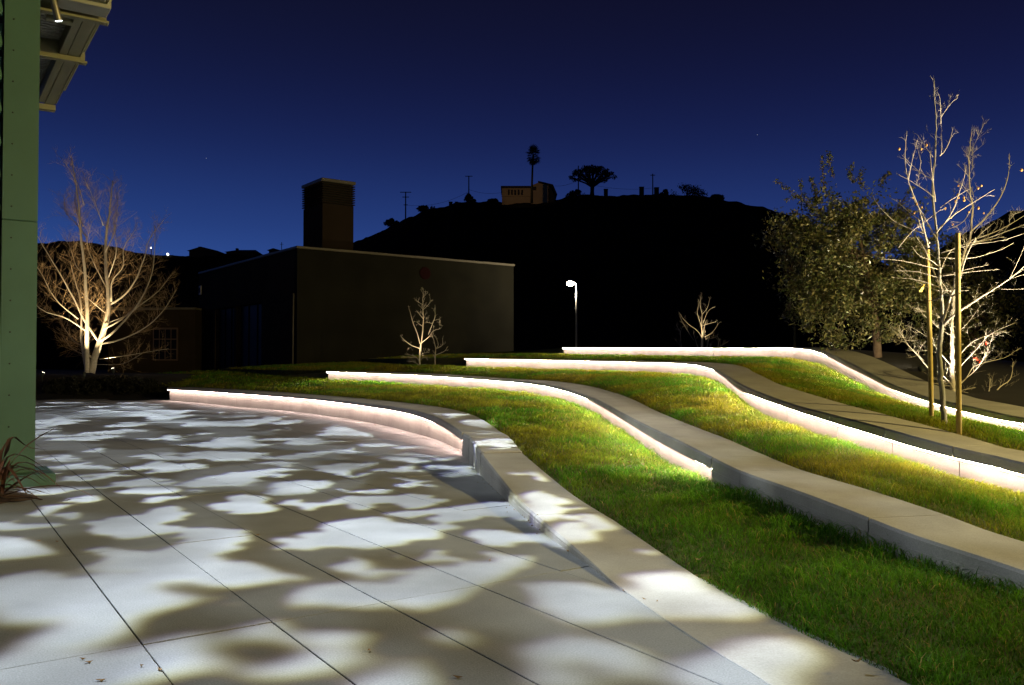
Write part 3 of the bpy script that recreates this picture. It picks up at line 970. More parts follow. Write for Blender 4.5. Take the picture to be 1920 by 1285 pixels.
# local axes: x along the right facade (away to the right), y along the left facade (away to the left)
HT, RL, LL = 7.42, 14.0, 16.5
mb = MB()
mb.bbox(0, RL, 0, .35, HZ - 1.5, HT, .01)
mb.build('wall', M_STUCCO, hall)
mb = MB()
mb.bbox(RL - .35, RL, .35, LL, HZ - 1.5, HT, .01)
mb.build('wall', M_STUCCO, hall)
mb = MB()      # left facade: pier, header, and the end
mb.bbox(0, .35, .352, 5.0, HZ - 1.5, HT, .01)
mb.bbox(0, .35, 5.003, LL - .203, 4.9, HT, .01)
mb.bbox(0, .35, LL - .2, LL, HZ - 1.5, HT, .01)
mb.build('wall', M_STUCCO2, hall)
MB().bbox(.36, RL - .36, .36, LL - .01, HT - .5, HT - .25, .01).build('roof', M_ROOF, hall)
for (a, b, c, d, e) in ((-.06, RL + .06, -.06, .42, 0), (-.06, .42, .425, LL + .06, 0)):
    n = 6
    for i in range(n):
        if b - a > 2:
            x0, x1, y0, y1 = a + (b - a) * i / n + .004, a + (b - a) * (i + 1) / n - .004, c, d
        else:
            x0, x1, y0, y1 = a, b, c + (d - c) * i / n + .004, c + (d - c) * (i + 1) / n - .004
        MB().bbox(x0, x1, y0, y1, HT + .002, HT + .13 + .008 * (i % 2), .02).build('coping', M_COPING, hall)
for y0, y1 in ((5.0, 9.2), (9.6, 13.2), (13.6, LL - .2)):
    bay = MB().bbox(.30, .34, y0 + .02, y1 - .02, HZ - .2, 4.88, .005).build('glazed_bay', M_BAY, hall)
    for q in (1, 2):
        yy = y0 + (y1 - y0) * q / 3
        MB().bbox(.24, .30, yy - .03, yy + .03, HZ - .2, 4.86, .005).build('mullion', M_BAY, bay)
for y0, y1 in ((9.2, 9.6), (13.2, 13.6)):
    MB().bbox(.02, .33, y0 + .003, y1 - .003, HZ - 1.5, 4.895, .01).build('post', M_STUCCO2, hall)
dm = MB().lathe([(.36, 0), (.36, .025), (.33, .035)], (0, 0, 0), 24).build('wall_disc', M_DISC, hall)
dm.location = (7.67, -.004, 6.6)
dm.rotation_euler = (R(90), 0, 0)
MB().tube([(-.07, .35, HZ - .2), (-.07, .32, 2.5), (-.07, .28, 5.1)], .04, 8).build('downpipe', M_CONDUIT, hall)
mb = MB()
mb.bbox(-.05, -.004, 16.0, 16.42, 6.02, 6.62, .01)
sg = mb.build('wall_sign', M_SIGN, hall)
MB().bbox(-.06, -.052, 16.09, 16.33, 6.15, 6.5, .002).build('sign_panel', M_SHAFT, sg)

tower = thing('vent_tower', 'tall brown square vent tower standing on the hall roof', 'tower',
              tuple(Vector((-11.1, 44, 0)) + Vector((.8, .6, 0)) * 2.2 + Vector((-.6, .8, 0)) * 1.8), BA)
TX, TY = 1.87, 2.6
MB().bbox(0, TX, 0, TY, HT - .3, 10.3, .02).build('shaft', M_SHAFT, tower)
MB().bbox(.08, TX - .08, .08, TY - .08, 10.302, 11.5, .02).build('inner_box', M_DARK, tower)
for i in range(9):
    z = 10.34 + i * .128
    mb = MB()
    mb.bbox(-.07, TX + .07, -.07, TY + .07, z, z + .055, .01)
    mb.build('louvre_slat', M_SHAFT, tower)
MB().bbox(-.09, TX + .09, -.09, TY + .09, 11.5, 11.68, .02).build('cap', M_COPING, tower)

wing = thing('side_building', 'low side wing with a many-paned window, left of the hall', 'building', (-23.6, 56.0, 0), R(-3))
MB().bbox(-3.0, 2.86, 0, 8, -.5, 4.95, .02).build('wall', M_STUCCO2, wing)
MB().bbox(-3.1, 2.9, -.1, 8.1, 4.953, 5.1, .02).build('roof', M_COPING, wing)
wf = MB().bbox(.05, 1.72, -.06, -.003, 1.62, 3.78, .01).build('window', M_FRAME, wing)
for a in range(4):
    for b in range(3):
        x0, z0 = .13 + a * .39, 1.72 + b * .67
        MB().bbox(x0, x0 + .33, -.066, -.0605, z0, z0 + .6, .002).build('pane', M_BAY, wf)

# ------------------------------------------------------------------ hill houses, poles, trees
house = thing('hill_house', 'long ochre house with a gabled end on the hill crest, beside the palm', 'house', tuple(at(940, 378, 226)))
b0 = at(940, 379, 226)


def hx(px, Y=226):
    return (px - 960) / FPX * Y - b0.x


def hz(py, Y=226):
    return at(960, py, Y).z - b0.z


MB().bbox(hx(941), hx(995), 0, 9, -2, hz(354), .03).build('wall', M_HOUSE, house)
MB().bbox(hx(939), hx(995.2), -.6, 9.5, hz(354) + .01, hz(350.5), .05).build('roof', M_ROOF, house)
MB().bbox(hx(940), hx(995), -.25, -.01, hz(370), hz(368.5), .02).build('ledge', M_HOUSE, house)
mb = MB()
x0, x1, xm, ze, zp = hx(995.5), hx(1028), hx(1009), hz(350), hz(344.5)
mb.add([(x0, -.5, -2), (x1, -.5, -2), (x1, -.5, ze), (xm, -.5, zp), (x0, -.5, ze), (x0, 10, -2), (x1, 10, -2), (x1, 10, ze), (xm, 10, zp), (x0, 10, ze)],
       [(0, 1, 2, 3, 4), (9, 8, 7, 6, 5), (1, 6, 7, 2), (2, 7, 8, 3), (3, 8, 9, 4), (4, 9, 5, 0), (0, 5, 6, 1)])
mb.build('wall', M_HOUSE, house)
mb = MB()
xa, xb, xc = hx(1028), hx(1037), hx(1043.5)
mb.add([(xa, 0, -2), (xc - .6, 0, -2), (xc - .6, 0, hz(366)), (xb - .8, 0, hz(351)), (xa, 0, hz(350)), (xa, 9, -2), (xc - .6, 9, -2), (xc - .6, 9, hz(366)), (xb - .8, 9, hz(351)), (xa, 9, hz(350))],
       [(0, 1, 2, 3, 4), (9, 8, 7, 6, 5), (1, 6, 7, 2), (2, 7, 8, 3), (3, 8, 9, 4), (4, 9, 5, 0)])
mb.build('wall', M_HDARK, house)  # side wall's shade is put into a darker copy of the render
mb = MB()
mb.add([(xm, -1, zp + .15), (xb, -1, hz(350.2)), (xc, -1, hz(367)), (xm, 10.5, zp + .15), (xb, 10.5, hz(350.2)), (xc, 10.5, hz(367)),
        (xm, -1, zp + .4), (xb, -1, hz(350.2) + .25), (xc + .2, -1, hz(367)), (xm, 10.5, zp + .4), (xb, 10.5, hz(350.2) + .25), (xc + .2, 10.5, hz(367))],
       [(0, 1, 4, 3), (1, 2, 5, 4), (9, 10, 7, 6), (10, 11, 8, 7), (6, 7, 1, 0), (7, 8, 2, 1), (3, 4, 10, 9), (4, 5, 11, 10)])
mb.build('roof', M_ROOF, house)
MB().bbox(xb - .5, xb - .1, 3, 3.4, hz(352), hz(344), .02).build('vent_pipe', M_ROOF, house)
for px in (954, 960, 966, 972.5, 979):
    MB().bbox(hx(px - 1.7), hx(px + 1.7), -.06, -.004, hz(367), hz(357), .02).build('window', M_ROOF, house)
MB().bbox(hx(999), hx(1005.5), -.58, -.505, hz(359), hz(352), .02).build('window', M_ROOF, house)
light('house_lamp', 'SPOT', tuple(b0 + Vector((4, -16, 1.5))), 650, (1.0, .66, .28), .2, tuple(b0 + Vector((7, 0, 2.5))), R(65), .6)


def pole(px, ytop, ybot, Y, arms, lab, w=.16):
    b = at(px, ybot, Y)
    top = at(px, ytop, Y)
    t = thing('utility_pole', lab, 'utility pole', tuple(b), 0, 'utility poles on the hill crest')
    H = top.z - b.z
    MB().tube([(0, 0, -1.5), (0, 0, H)], [w * 1.1, w * .8], 8).build('post', M_POLE, t)
    for frac, ln in arms:
        z = H * frac
        MB().box((0, 0, z), (ln, .16, .16)).build('crossarm', M_POLE, t)
    return b + Vector((0, 0, H))


pt1 = pole(760.5, 360, 409, 205, ((.985, 2.7), (.80, 1.6), (.5, 1.0)), 'utility pole with several crossarms on the bare slope, nearest the tower')
pt2 = pole(879, 330, 376, 222, ((.985, 1.9),), 'utility pole with one crossarm above a conical bush, left of the ochre house')
pt3 = pole(1084.5, 311, 368, 222, (), 'bare utility pole in front of the umbrella-shaped tree')
pt4 = pole(1224, 326, 365, 226, ((.93, 1.3),), 'utility pole with a short crossarm, right of the umbrella-shaped tree')


def wire(a, b, sag, lab):
    n = 14
    P = []
    for i in range(n + 1):
        t = i / n
        p = a.lerp(b, t)
        p.z -= sag * 4 * t * (1 - t)
        P.append(p)
    o = MB().tube(P, .035, 4).build('power_line', M_WIRE)
    tag(o, lab, 'power line', 'power lines on the hill')


wire(at(762, 385, 205), at(878, 360, 222), 1.3, 'slack power line from the slope pole to the pole above the conical bush')
wire(at(880, 356, 222), at(942, 361, 226), .6, 'power line from the conical-bush pole to the ochre house')
wire(at(1040, 349, 226), at(1084, 338, 222), .5, 'power line from the ochre house to the bare pole')
wire(at(1084, 340, 222), at(1222, 353, 226), 1.0, 'power line from the bare pole past the umbrella-shaped tree')

# palm
pb = at(997, 374, 218)
palm = thing('palm_tree', 'very tall fan palm on the hill crest before the ochre house', 'palm', tuple(pb))
PH = at(999.5, 291, 218).z - pb.z
MB().tube([(0, 0, -1), (.05, 0, PH * .3), (.2, 0, PH * .7), (.42, 0, PH)], [.36, .28, .24, .24], 10).build('trunk', M_SCRUB, palm)


def frond_me():
    mb = MB()
    mb.tube([(0, 0, 0), (.7, 0, .03)], .03, 4)
    n = 9
    for i in range(n):
        a = R(-75 + 150 * i / (n - 1))
        ca, sa = math.cos(a), math.sin(a)
        L = 1.15
        p0 = Vector((.68, 0, .03))
        p1 = p0 + Vector((ca, sa, .02)) * L * .6 + Vector((-sa, ca, 0)) * .10
        p2 = p0 + Vector((ca, sa, .02)) * L * .6 - Vector((-sa, ca, 0)) * .10
        p3 = p0 + Vector((ca, sa, -.15)) * L
        mb.add([p0, p1, p3, p2], [(0, 1, 2, 3)])
    return mb


fm = None
for i in range(64):
    t = i / 63
    el = R(88) - R(168) * t ** .75
    az = i * 2.39996
    if fm is None:
        o = frond_me().build('frond', M_SCRUB, palm)
        fm = o.data
    else:
        o = obj('frond', fm, palm)
    k = 1.0 if t < .6 else 1.0 - .65 * (t - .6) / .4
    k *= random.uniform(.8, 1.3)
    o.scale = (k, k, k)
    o.location = (.42 + .1 * math.cos(az), .1 * math.sin(az), PH + .7 - 2.6 * t)
    o.rotation_euler = (0, -el, az)

# umbrella-shaped tree
ub = at(1110, 367, 224)
um = thing('umbrella_tree', 'broad flat-topped umbrella-shaped tree on the hill crest', 'tree', tuple(ub))
UH = at(1112, 309, 224).z - ub.z
MB().tube([(0, 0, -1), (.05, 0, 1.2), (.1, 0, 2.4)], [.75, .5, .55], 8).build('trunk', M_SCRUB, um)
mbb, tips = MB(), []
for i in range(38):
    az = i * 2.39996 + .4 * random.random()
    rr = 6.0 * math.sqrt((i + .7) / 38)
    zt = UH * .95 - 3.0 * (rr / 6.2) ** 2.2 - (.6 * random.random() if i % 3 == 0 else 0)
    e = Vector((rr * math.cos(az), rr * math.sin(az) * .8, zt - .3))
    m1 = Vector((e.x * .35, e.y * .35, 2.4 + (e.z - 2.4) * .42))
    m2 = Vector((e.x * .72, e.y * .72, 2.4 + (e.z - 2.4) * .75))
    mbb.tube([(.1, 0, 2.2), m1, m2, e], [.28, .19, .13, .05], 5)
    tips.append(e)
mbb.build('limbs', M_SCRUB, um, kind='stuff')


def leaf_cloud(centers, radii, n, size, mat_, name, parent, cols=None, squash=.8, kind='stuff'):
    c = np.array(centers)
    k = rng.integers(0, len(c), n)
    r = np.array(radii)[k] if hasattr(radii, '__len__') else np.full(n, radii)
    d = rng.normal(size=(n, 3))
    d /= np.linalg.norm(d, axis=1)[:, None]
    d *= (rng.random(n) ** .45)[:, None]
    d[:, 2] *= squash
    P = c[k] + d * r[:, None]
    a = rng.normal(size=(n, 3))
    a /= np.linalg.norm(a, axis=1)[:, None]
    b = np.cross(a, rng.normal(size=(n, 3)))
    b /= np.linalg.norm(b, axis=1)[:, None]
    s = size * (.6 + .8 * rng.random(n))[:, None]
    V = np.stack([P - a * s, P + b * s * .42, P + a * s, P - b * s * .42], 1)
    V[:, 0] += np.cross(a, b) * s * .2
    V[:, 2] += np.cross(a, b) * s * .2
    F = np.arange(n * 4).reshape(-1, 4)
    C = None
    if cols is not None:
        C = np.repeat(np.array(cols)[rng.integers(0, len(cols), n)] * (.6 + .8 * rng.random(n))[:, None], 4, 0)
    me = np_mesh(name, V.reshape(-1, 3), [F], mat_, C)
    return obj(name, me, parent, kind)


leaf_cloud([tuple(t) for t in tips], 1.0, 3500, .25, M_SCRUB, 'crown', um, squash=.6)


def bush(px, py, Y, w, h, lab, seed, cone=False, group=None, name='bush', leaf=.28):
    b = at(px, py, Y)
    t = thing(name, lab, 'bush', tuple(b), 0, group)
    r = random.Random(seed)
    C, Rr = [], []
    n = 14
    for i in range(n):
        z = h * r.random() ** 1.1
        k = (1 - z / h) if cone else math.sqrt(max(.05, 1 - (z / h) ** 2))
        C.append(((r.random() - .5) * w * k, (r.random() - .5) * w * .7 * k, z * .9))
        Rr.append(max(.12, .22 * w * (.5 + .5 * k)))
    leaf_cloud(C, Rr, 1100, leaf, M_SCRUB, 'foliage', t)
    MB().tube([(0, 0, -.4), (.05, 0, h * .5)], [.07 * h, .03 * h], 5).build('stem', M_SCRUB, t)


g = 'bushes along the hill crest'
bush(879, 378, 222, 3.2, 2.2, 'conical dark bush under the utility pole on the crest', 1, True, g)
bush(1080, 371, 222, 5.0, 1.8, 'rounded dark bush at the foot of the bare pole', 2, False, g)
bush(1289, 368, 226, 8.0, 3.0, 'wide dense dark bush on the crest right of the poles', 3, False, g)
bush(1248, 368, 226, 3.6, 1.8, 'thin spiky dark bush left of the wide crest bush', 4, True, g)
bush(1345, 373, 226, 3.2, .9, 'low dark bush ending the row on the crest', 5, False, g)
bush(925, 379, 224, 2.4, .8, 'small low bush just left of the ochre house', 6, False, g)
bush(735, 422, 207, 3.0, 1.4, 'dark bush on the slope left of the many-armed pole', 8, False, g)
bush(800, 395, 216, 4.0, 1.0, 'flat dark bush on the slope right of the many-armed pole', 9, False, g)


def stub(px, y0, y1, w, Y, lab):
    b = at(px, y1, Y)
    t = thing('chimney', lab, 'chimney', tuple(b), 0, 'chimneys showing over the hill crest')
    H = at(px, y0, Y).z - b.z
    W_ = w / FPX * Y
    MB().bbox(-W_ / 2, W_ / 2, -.5, .5, -2, H - .12, .03).build('stack', M_HDARK, t)
    MB().bbox(-W_ / 2 - .1, W_ / 2 + .1, -.6, .6, H - .118, H, .03).build('chimney_cap', M_HDARK, t)


stub(1136, 355, 367, 7, 224, 'dark square chimney just right of the umbrella-shaped tree')
stub(1203, 351, 365, 8, 226, 'dark square chimney left of the short-armed pole')
stub(1231, 352, 364, 8, 226, 'dark square chimney right of the short-armed pole')
stub(845, 379, 387, 6, 220, 'small chimney on the slope between the two crossarm poles')
stub(856, 379, 386, 5, 221, 'smallest chimney, beside the conical bush')


def dark_house(px0, px1, yb, ye, yp, pxp, Y, lab, chim=None, flat=False):
    b = at(px0, yb, Y)
    t = thing('hillside_house', lab, 'house', tuple(b), 0, 'houses on the lower dark hill')
    X = lambda p: (p - 960) / FPX * Y - b.x
    Z = lambda p: at(960, p, Y).z - b.z
    MB().bbox(X(px0), X(px1), 0, 7, -2.5, Z(ye), .03).build('wall', M_HDARK, t)
    mb = MB()
    a0, a1 = X(px0) - .3, X(px1) + .3
    if flat:
        p0, p1 = X(px0 + (px1 - px0) * .18), X(px1 - (px1 - px0) * .12)
        V = [(a0, -.4, Z(ye) + .01), (a1, -.4, Z(ye) + .01), (a1, 7.4, Z(ye) + .01), (a0, 7.4, Z(ye) + .01), (p0, 3.5, Z(yp)), (p1, 3.5, Z(yp))]
        mb.add(V, [(0, 1, 5, 4), (1, 2, 5), (2, 3, 4, 5), (3, 0, 4), (3, 2, 1, 0)])
    else:
        xm_ = X(pxp)
        V = [(a0, -.4, Z(ye) + .01), (a1, -.4, Z(ye) + .01), (xm_, -.4, Z(yp)), (a0, 7.4, Z(ye) + .01), (a1, 7.4, Z(ye) + .01), (xm_, 7.4, Z(yp))]
        mb.add(V, [(0, 1, 2), (5, 4, 3), (0, 2, 5, 3), (2, 1, 4, 5), (0, 3, 4, 1)])
    rf = mb.build('roof', M_ROOF, t)
    if chim:
        MB().bbox(X(chim[0]), X(chim[1]), 2, 2.7, Z(ye), Z(chim[2]), .02).build('chimney', M_HDARK, rf)


dark_house(353, 405, 479, 471, 463, 376, 164, 'dark gabled house with a chimney on the lower hill', (363, 367, 460))
dark_house(423, 474, 478, 473, 464.5, 450, 163, 'dark hip-roofed house on the lower hill, beside the hall roof', (434, 438, 463), True)
dark_house(503, 523, 475, 470, 466, 512, 163, 'smallest dark house, just left of the tower')
pmast = at(528, 474, 163)
mast = thing('mast', 'thin mast standing by the smallest house, left of the tower', 'mast', tuple(pmast))
MB().tube([(0, 0, -1), (0, 0, 2.0)], .07, 6).build('post', M_POLE, mast)
MB().box((0, 0, 1.6), (.7, .06, .06)).build('aerial', M_POLE, mast)


def far_lamp(px, py, Y, lab, r):
    p = at(px, py, Y)
    t = thing('distant_lamp', lab, 'street lamp', (p.x, p.y, p.z - 5), 0, 'distant lit street lamps')
    MB().tube([(0, .3, -6), (0, .3, 5)], .08, 6).build('post', M_POLE, t)
    MB().lathe([(r * .3, -r), (r, -r * .3), (r, r * .3), (r * .3, r)], (0, 0, 5), 10).build('lamp_head', M_FARLAMP, t)


far_lamp(283, 465, 163, 'higher and smaller of two distant lamps seen beside the bare tree', .13)
far_lamp(314.5, 477, 163, 'brighter, lower of two distant lamps seen beside the bare tree', .2)

M_STAR = glow('star_glow', (.8, .85, 1.0), .45)
for (px, py, lab) in ((387, 297, 'faint star above the bare tree on the left'), (1420, 253, 'faint star above the right end of the hill'), (1008, 302, 'faint star just right of the palm trunk')):
    o = MB().lathe([(.1, -.45), (.42, -.2), (.42, .2), (.1, .45)], (0, 0, 0), 8).build('star', M_STAR)
    o.location = at(px, py, 1300)
    tag(o, lab, 'star', 'stars in the night sky')

# ------------------------------------------------------------------ lit street lamp behind the top wall
lb = at(1080.5, 655, 50)
lamp = thing('street_lamp', 'slim grey street lamp glowing behind the topmost wall', 'street lamp', tuple(lb))
LH = at(1080, 535, 50).z - lb.z
MB().tube([(0, 0, -1), (0, 0, LH), (-.03, 0, LH + .12), (-.1, 0, LH + .2)], [.062, .05, .045, .04], 10).build('pole', M_LAMPPOST, lamp, True)
MB().lathe([(.03, .11), (.14, .09), (.21, .02), (.22, -.02), (.19, -.04)], (-.34, 0, LH + .22), 18).build('lamp_head', M_LAMPPOST, lamp, True)
MB().lathe([(.185, -.03), (.23, -.10), (.22, -.18), (.13, -.25), (.02, -.275)], (-.34, 0, LH + .22), 18).build('lens', M_LAMP, lamp, True)
light('street_lamp_light', 'POINT', tuple(lb + Vector((-.34, -.30, LH - .16))), 900, (1.0, .86, .62), .1)

# ------------------------------------------------------------------ pavilion at the left edge
C0 = Vector((-6.245, 11.2, 0))
pav = thing('pavilion', 'green steel pavilion corner with an overhanging eave', 'building', tuple(C0), ROT)
col = MB().bbox(-.405, 0, 0, .43, 0, 3.43, .012).bbox(-.405, 0, 0, .43, 3.434, 7.0, .006).build('column', M_STEEL, pav)
for i in range(20):
    z = .75 + i * .408
    o = MB().lathe([(.011, 0), (.011, .006), (.006, .009)], (0, 0, 0), 8).build('bolt', M_BOLT, col)
    o.rotation_euler = (R(90), 0, 0)
    o.location = (-.30, 0, z)
MB().bbox(-.62, .21, -.30, .62, -.02, .15, .015).build('base_plate', M_STEEL, col)
MB().bbox(-8, -.412, .10, .42, 0, 7.0, .01).build('backing_wall', M_DARK, pav)
bd = None
for i in range(16):
    if True:
        z = .06 + i * .43
        if bd is None:
            mb = MB()
            # lapped board with a rolled lower edge
            prof = [(.0, .0), (-.055, .02), (-.075, .06), (-.07, .10), (-.02, .335), (0, .35)]
            V = []
            for x in (-7.8, -.425):
                V += [(x, .095 + a, b) for a, b in prof]
            n = len(prof)
            F = [(i_, (i_ + 1) % n, n + (i_ + 1) % n, n + i_) for i_ in range(n)]
            F += [tuple(range(n - 1, -1, -1)), tuple(range(n, 2 * n))]
            mb.add(V, F)
            o = mb.build('cladding_board', M_CLAD, pav)
            bd = o.data
        else:
            o = obj('cladding_board', bd, pav)
        o.location = (0, 0, z)
# roof: deck on corrugated soffit, fascia beam, purlins
V1 = 6.95
mb = MB()
pitch = .115
ys = np.arange(-9, V1 - .25, pitch)
V, F = [], []
for y in ys:
    for dy, dz in ((0, 0), (.055, 0), (.065, .05), (.105, .05)):
        V += [(-6, y + dy, 7.02 + dz), (.70, y + dy, 7.02 + dz)]
for i in range(len(V) // 2 - 1):
    F.append((2 * i, 2 * i + 1, 2 * i + 3, 2 * i + 2))
mb.add(V, F)
mb.build('corrugated_deck', M_DECK, pav)
MB().bbox(-6, .95, -9, V1 - .05, 7.10, 7.25, .01).build('roof', M_DECK, pav)
MB().bbox(.60, .72, -9, V1 - .3, 6.80, 7.01, .01).build('eave_beam', M_EAVE, pav)
MB().bbox(.725, .90, -9, V1 - .1, 6.80, 6.835, .006).build('soffit_board', M_EAVE, pav)
MB().bbox(.905, .93, -9, V1 - .3, 6.80, 7.09, .006).build('fascia', M_EAVE, pav)
MB().tube([(.99, -9, 6.93), (.99, V1 - 1.0, 6.93)], .025, 8).build('gutter_rod', M_EAVE, pav)
for vy in (-2.5, 1.26, 3.37):
    pr = MB().bbox(-5, 1.03, vy - .03, vy + .10, 6.70, 6.74, .004).bbox(-5, 1.0, vy + .02, vy + .05, 6.742, 7.015, .004).build('purlin', M_EAVE, pav)
MB().bbox(-2, .92, V1 - .28, V1 - .10, 6.68, 6.79, .006).build('end_purlin', M_EAVE, pav)
MB().bbox(.25, .62, 1.8, 1.95, 6.80, 6.94, .01).build('bracket', M_EAVE, pav)
MB().bbox(.30, .98, .75, 1.16, 6.745, 7.015, .01).build('junction_box', M_DECK, pav)

pl = thing('projector_lamp', 'small silver cylindrical spotlight, lit, hanging under the pavilion eave', 'spotlight', PROJ_FAR)
axis = Vector((.10, .35, -.93)).normalized()
q = Vector((0, 0, -1)).rotation_difference(axis)
e = pl
pts = lambda L: [axis * (-L)]
MB().tube([axis * -.46, axis * -.44, axis * -.05, axis * -.03], [.035, .045, .05, .052], 14).build('housing', M_METAL, e, True)
MB().tube([axis * -.032, axis * -.022], [.046, .04], 14).build('lens', M_LENS, e)
MB().tube([axis * -.42, axis * -.42 + Vector((-.02, 0, .16)), Vector((axis.x * -.42 - .02, axis.y * -.42, 7.02 - PROJ_FAR[2]))], .016, 8).build('stem', M_METAL, e)

# flax plant in a mulch bed at the column's foot
fb = Vector((-6.0, 9.75, 0))
flx = thing('flax_plant', 'spiky bronze strap-leaved plant by the column foot', 'plant', tuple(fb))


def strap(P, w, parent):
    V, F = [], []
    P = catmull(np.array([tuple(p) for p in P]), 9) if len(P) > 2 else np.array(P)
    n = len(P)
    for i in range(n):
        t = i / (n - 1)
        tg = P[min(i + 1, n - 1)] - P[max(i - 1, 0)]
        s = np.cross(tg, (0, 0, 1))
        l = np.linalg.norm(s)
        s = s / l if l > 1e-6 else np.array([1, 0, 0])
        ww = w * (1 - t ** 3) * (.6 + .4 * min(1, t * 4)) + .002
        V += [P[i] - s * ww, P[i] + np.array([0, 0, -ww * .45]), P[i] + s * ww]
    for i in range(n - 1):
        for a in (0, 1):
            F.append((i * 3 + a, i * 3 + a + 1, i * 3 + 4 + a, i * 3 + 3 + a))
    MB().add(V, F).build('leaf', M_FLAX, parent, True)


def fpx(px, py, dy=0):
    return at(px, py, 9.75 + dy) - fb


for tr in ([(5, 925), (12, 880), (50, 836), (107, 800)], [(2, 930), (60, 914), (113, 910), (152, 920), (180, 934)],
           [(3, 930), (55, 932), (90, 940), (118, 946)], [(2, 925), (8, 895), (20, 860), (34, 842)],
           [(-8, 900), (10, 855), (22, 818), (52, 838), (86, 843)], [(-5, 920), (-2, 870), (6, 840), (18, 820)],
           [(6, 925), (40, 900), (75, 882), (98, 884)]):
    strap([fpx(a, b, .25 * math.sin(i * 1.3 + tr[1][0])) for i, (a, b) in enumerate(tr)], .022, flx)
for i in range(26):
    az = random.uniform(-1.2, 4.2)
    L = random.uniform(.5, 1.0)
    el = random.uniform(.15, 1.1)
    d = Vector((math.cos(az), math.sin(az), 0))
    base = Vector((random.uniform(-.1, .1), random.uniform(-.1, .1), .02))
    P = [base, base + d * L * .35 * math.cos(el) + Vector((0, 0, L * .5 * math.sin(el) + .05)),
         base + d * L * .75 * math.cos(el) + Vector((0, 0, L * .6 * math.sin(el) + .02)), base + d * L * (.6 + .5 * math.cos(el)) + Vector((0, 0, max(.02, L * .55 * math.sin(el) - .22)))]
    strap(P, random.uniform(.014, .024), flx)
mb = MB()
n = 26
V = [(0, 0, .10)]
for rr, z in ((.28, .085), (.5, .05), (.66, .003)):
    for k in range(n):
        a = 2 * math.pi * k / n
        q_ = rr * (1 + .12 * math.sin(3 * a) + .06 * math.sin(7 * a))
        V.append((q_ * math.cos(a), q_ * math.sin(a) * .9, z + random.uniform(-.008, .008)))
F = [(0, 1 + k, 1 + (k + 1) % n) for k in range(n)]
for r_ in (0, 1):
    for k in range(n):
        F.append((1 + r_ * n + k, 1 + (r_ + 1) * n + k, 1 + (r_ + 1) * n + (k + 1) % n, 1 + r_ * n + (k + 1) % n))
mb.add(V, F)
o = mb.build('mulch_mound', M_MULCH, None, True)
o.location = fb + Vector((-.25, .05, 0))
tag(o, 'brown bark mulch round the strap-leaved plant', kind='stuff')

# ------------------------------------------------------------------ bare trees
class Bare:
    """a leafless tree: limbs follow their real outline, spread in depth, and carry procedural twigs"""

    def __init__(self, name, label, cat, base, Y, origin, scale, bpx, seed, group=None):
        self.t = thing(name, label, cat, tuple(base), 0, group)
        self.m = Y / FPX / scale
        self.o, self.b = origin, bpx
        self.r = random.Random(seed)
        self.ends = []
        self.tw = MB()

    def P(self, x, y, d=0.0):
        return Vector(((x - self.b[0]) * self.m, d, (self.b[1] - y) * self.m))

    def limb(self, pts, r0, r1, mat_, name='branch', d0=None, d1=None, n=6, twigs=0, twl=.5, twr=.005, spread=.9, part=True, up=.4, from_t=.2):
        if d0 is None:
            d0 = 0
        L = sum(math.dist(a, b) for a, b in zip(pts, pts[1:])) * self.m
        if d1 is None:
            d1 = d0 + self.r.uniform(-.45, .45) * L
        m = len(pts)
        P = [self.P(x, y, d0 + (d1 - d0) * (i / max(1, m - 1)) ** .8) for i, (x, y) in enumerate(pts)]
        if m > 2:
            k = max(8, int(m * 3))
            A = catmull3([tuple(p) for p in P], k)
            wob = min(.012 * min(1, L), r0 * .22)
            P = [Vector(a) + Vector((self.r.uniform(-wob, wob), self.r.uniform(-wob, wob), self.r.uniform(-wob, wob) * .5)) * (0 if i == 0 else 1) for i, a in enumerate(A)]
        k = len(P)
        rad = [r0 + (r1 - r0) * (i / (k - 1)) ** .8 for i in range(k)]
        if part:
            MB().tube(P, rad, n).build(name, mat_, self.t, True)
        else:
            self.tw.tube(P, rad, 4)
        for q in range(twigs):
            t = from_t + (1 - from_t) * (q + self.r.random()) / twigs
            f = t * (k - 1)
            i = min(k - 2, int(f))
            p = P[i].lerp(P[i + 1], f - i)
            tg = (P[i + 1] - P[i]).normalized()
            self.twig(p, tg, twl * (1.15 - .6 * t) * self.r.uniform(.6, 1.2), twr, spread, up, 2)
        return P

    def twig(self, p, tg, L, r, spread, up, lvl):
        rnd = Vector((self.r.gauss(0, 1), self.r.gauss(0, 1), self.r.gauss(0, 1))).normalized()
        d = (tg * (1.1 - .3 * spread) + rnd * spread + Vector((0, 0, up * .6))).normalized()
        pts = [p]
        n = 4
        for i in range(n):
            d = (d + Vector((self.r.gauss(0, .12), self.r.gauss(0, .12), self.r.gauss(0, .08) + up * .16))).normalized()
            pts.append(pts[-1] + d * L / n)
        self.tw.tube(pts, [r * (1 - .7 * i / n) for i in range(n + 1)], 3, False)
        if lvl > 0:
            for q in range(3 if lvl == 2 else 2):
                i = self.r.randint(1, n - 1)
                self.twig(pts[i], (pts[i + 1] - pts[i]).normalized(), L * self.r.uniform(.35, .6), r * .65, spread, up, lvl - 1)
        else:
            self.ends.append(pts[-1])

    def finish(self, mat_):
        if self.tw.v:
            self.tw.build('twigs', mat_, self.t, False, kind='stuff')


def catmull3(A, n):
    A = np.asarray(A, float)
    d = np.r_[0, np.cumsum(np.linalg.norm(np.diff(A, axis=0), axis=1))]
    return catmull_at(A, d, np.linspace(0, d[-1], n))


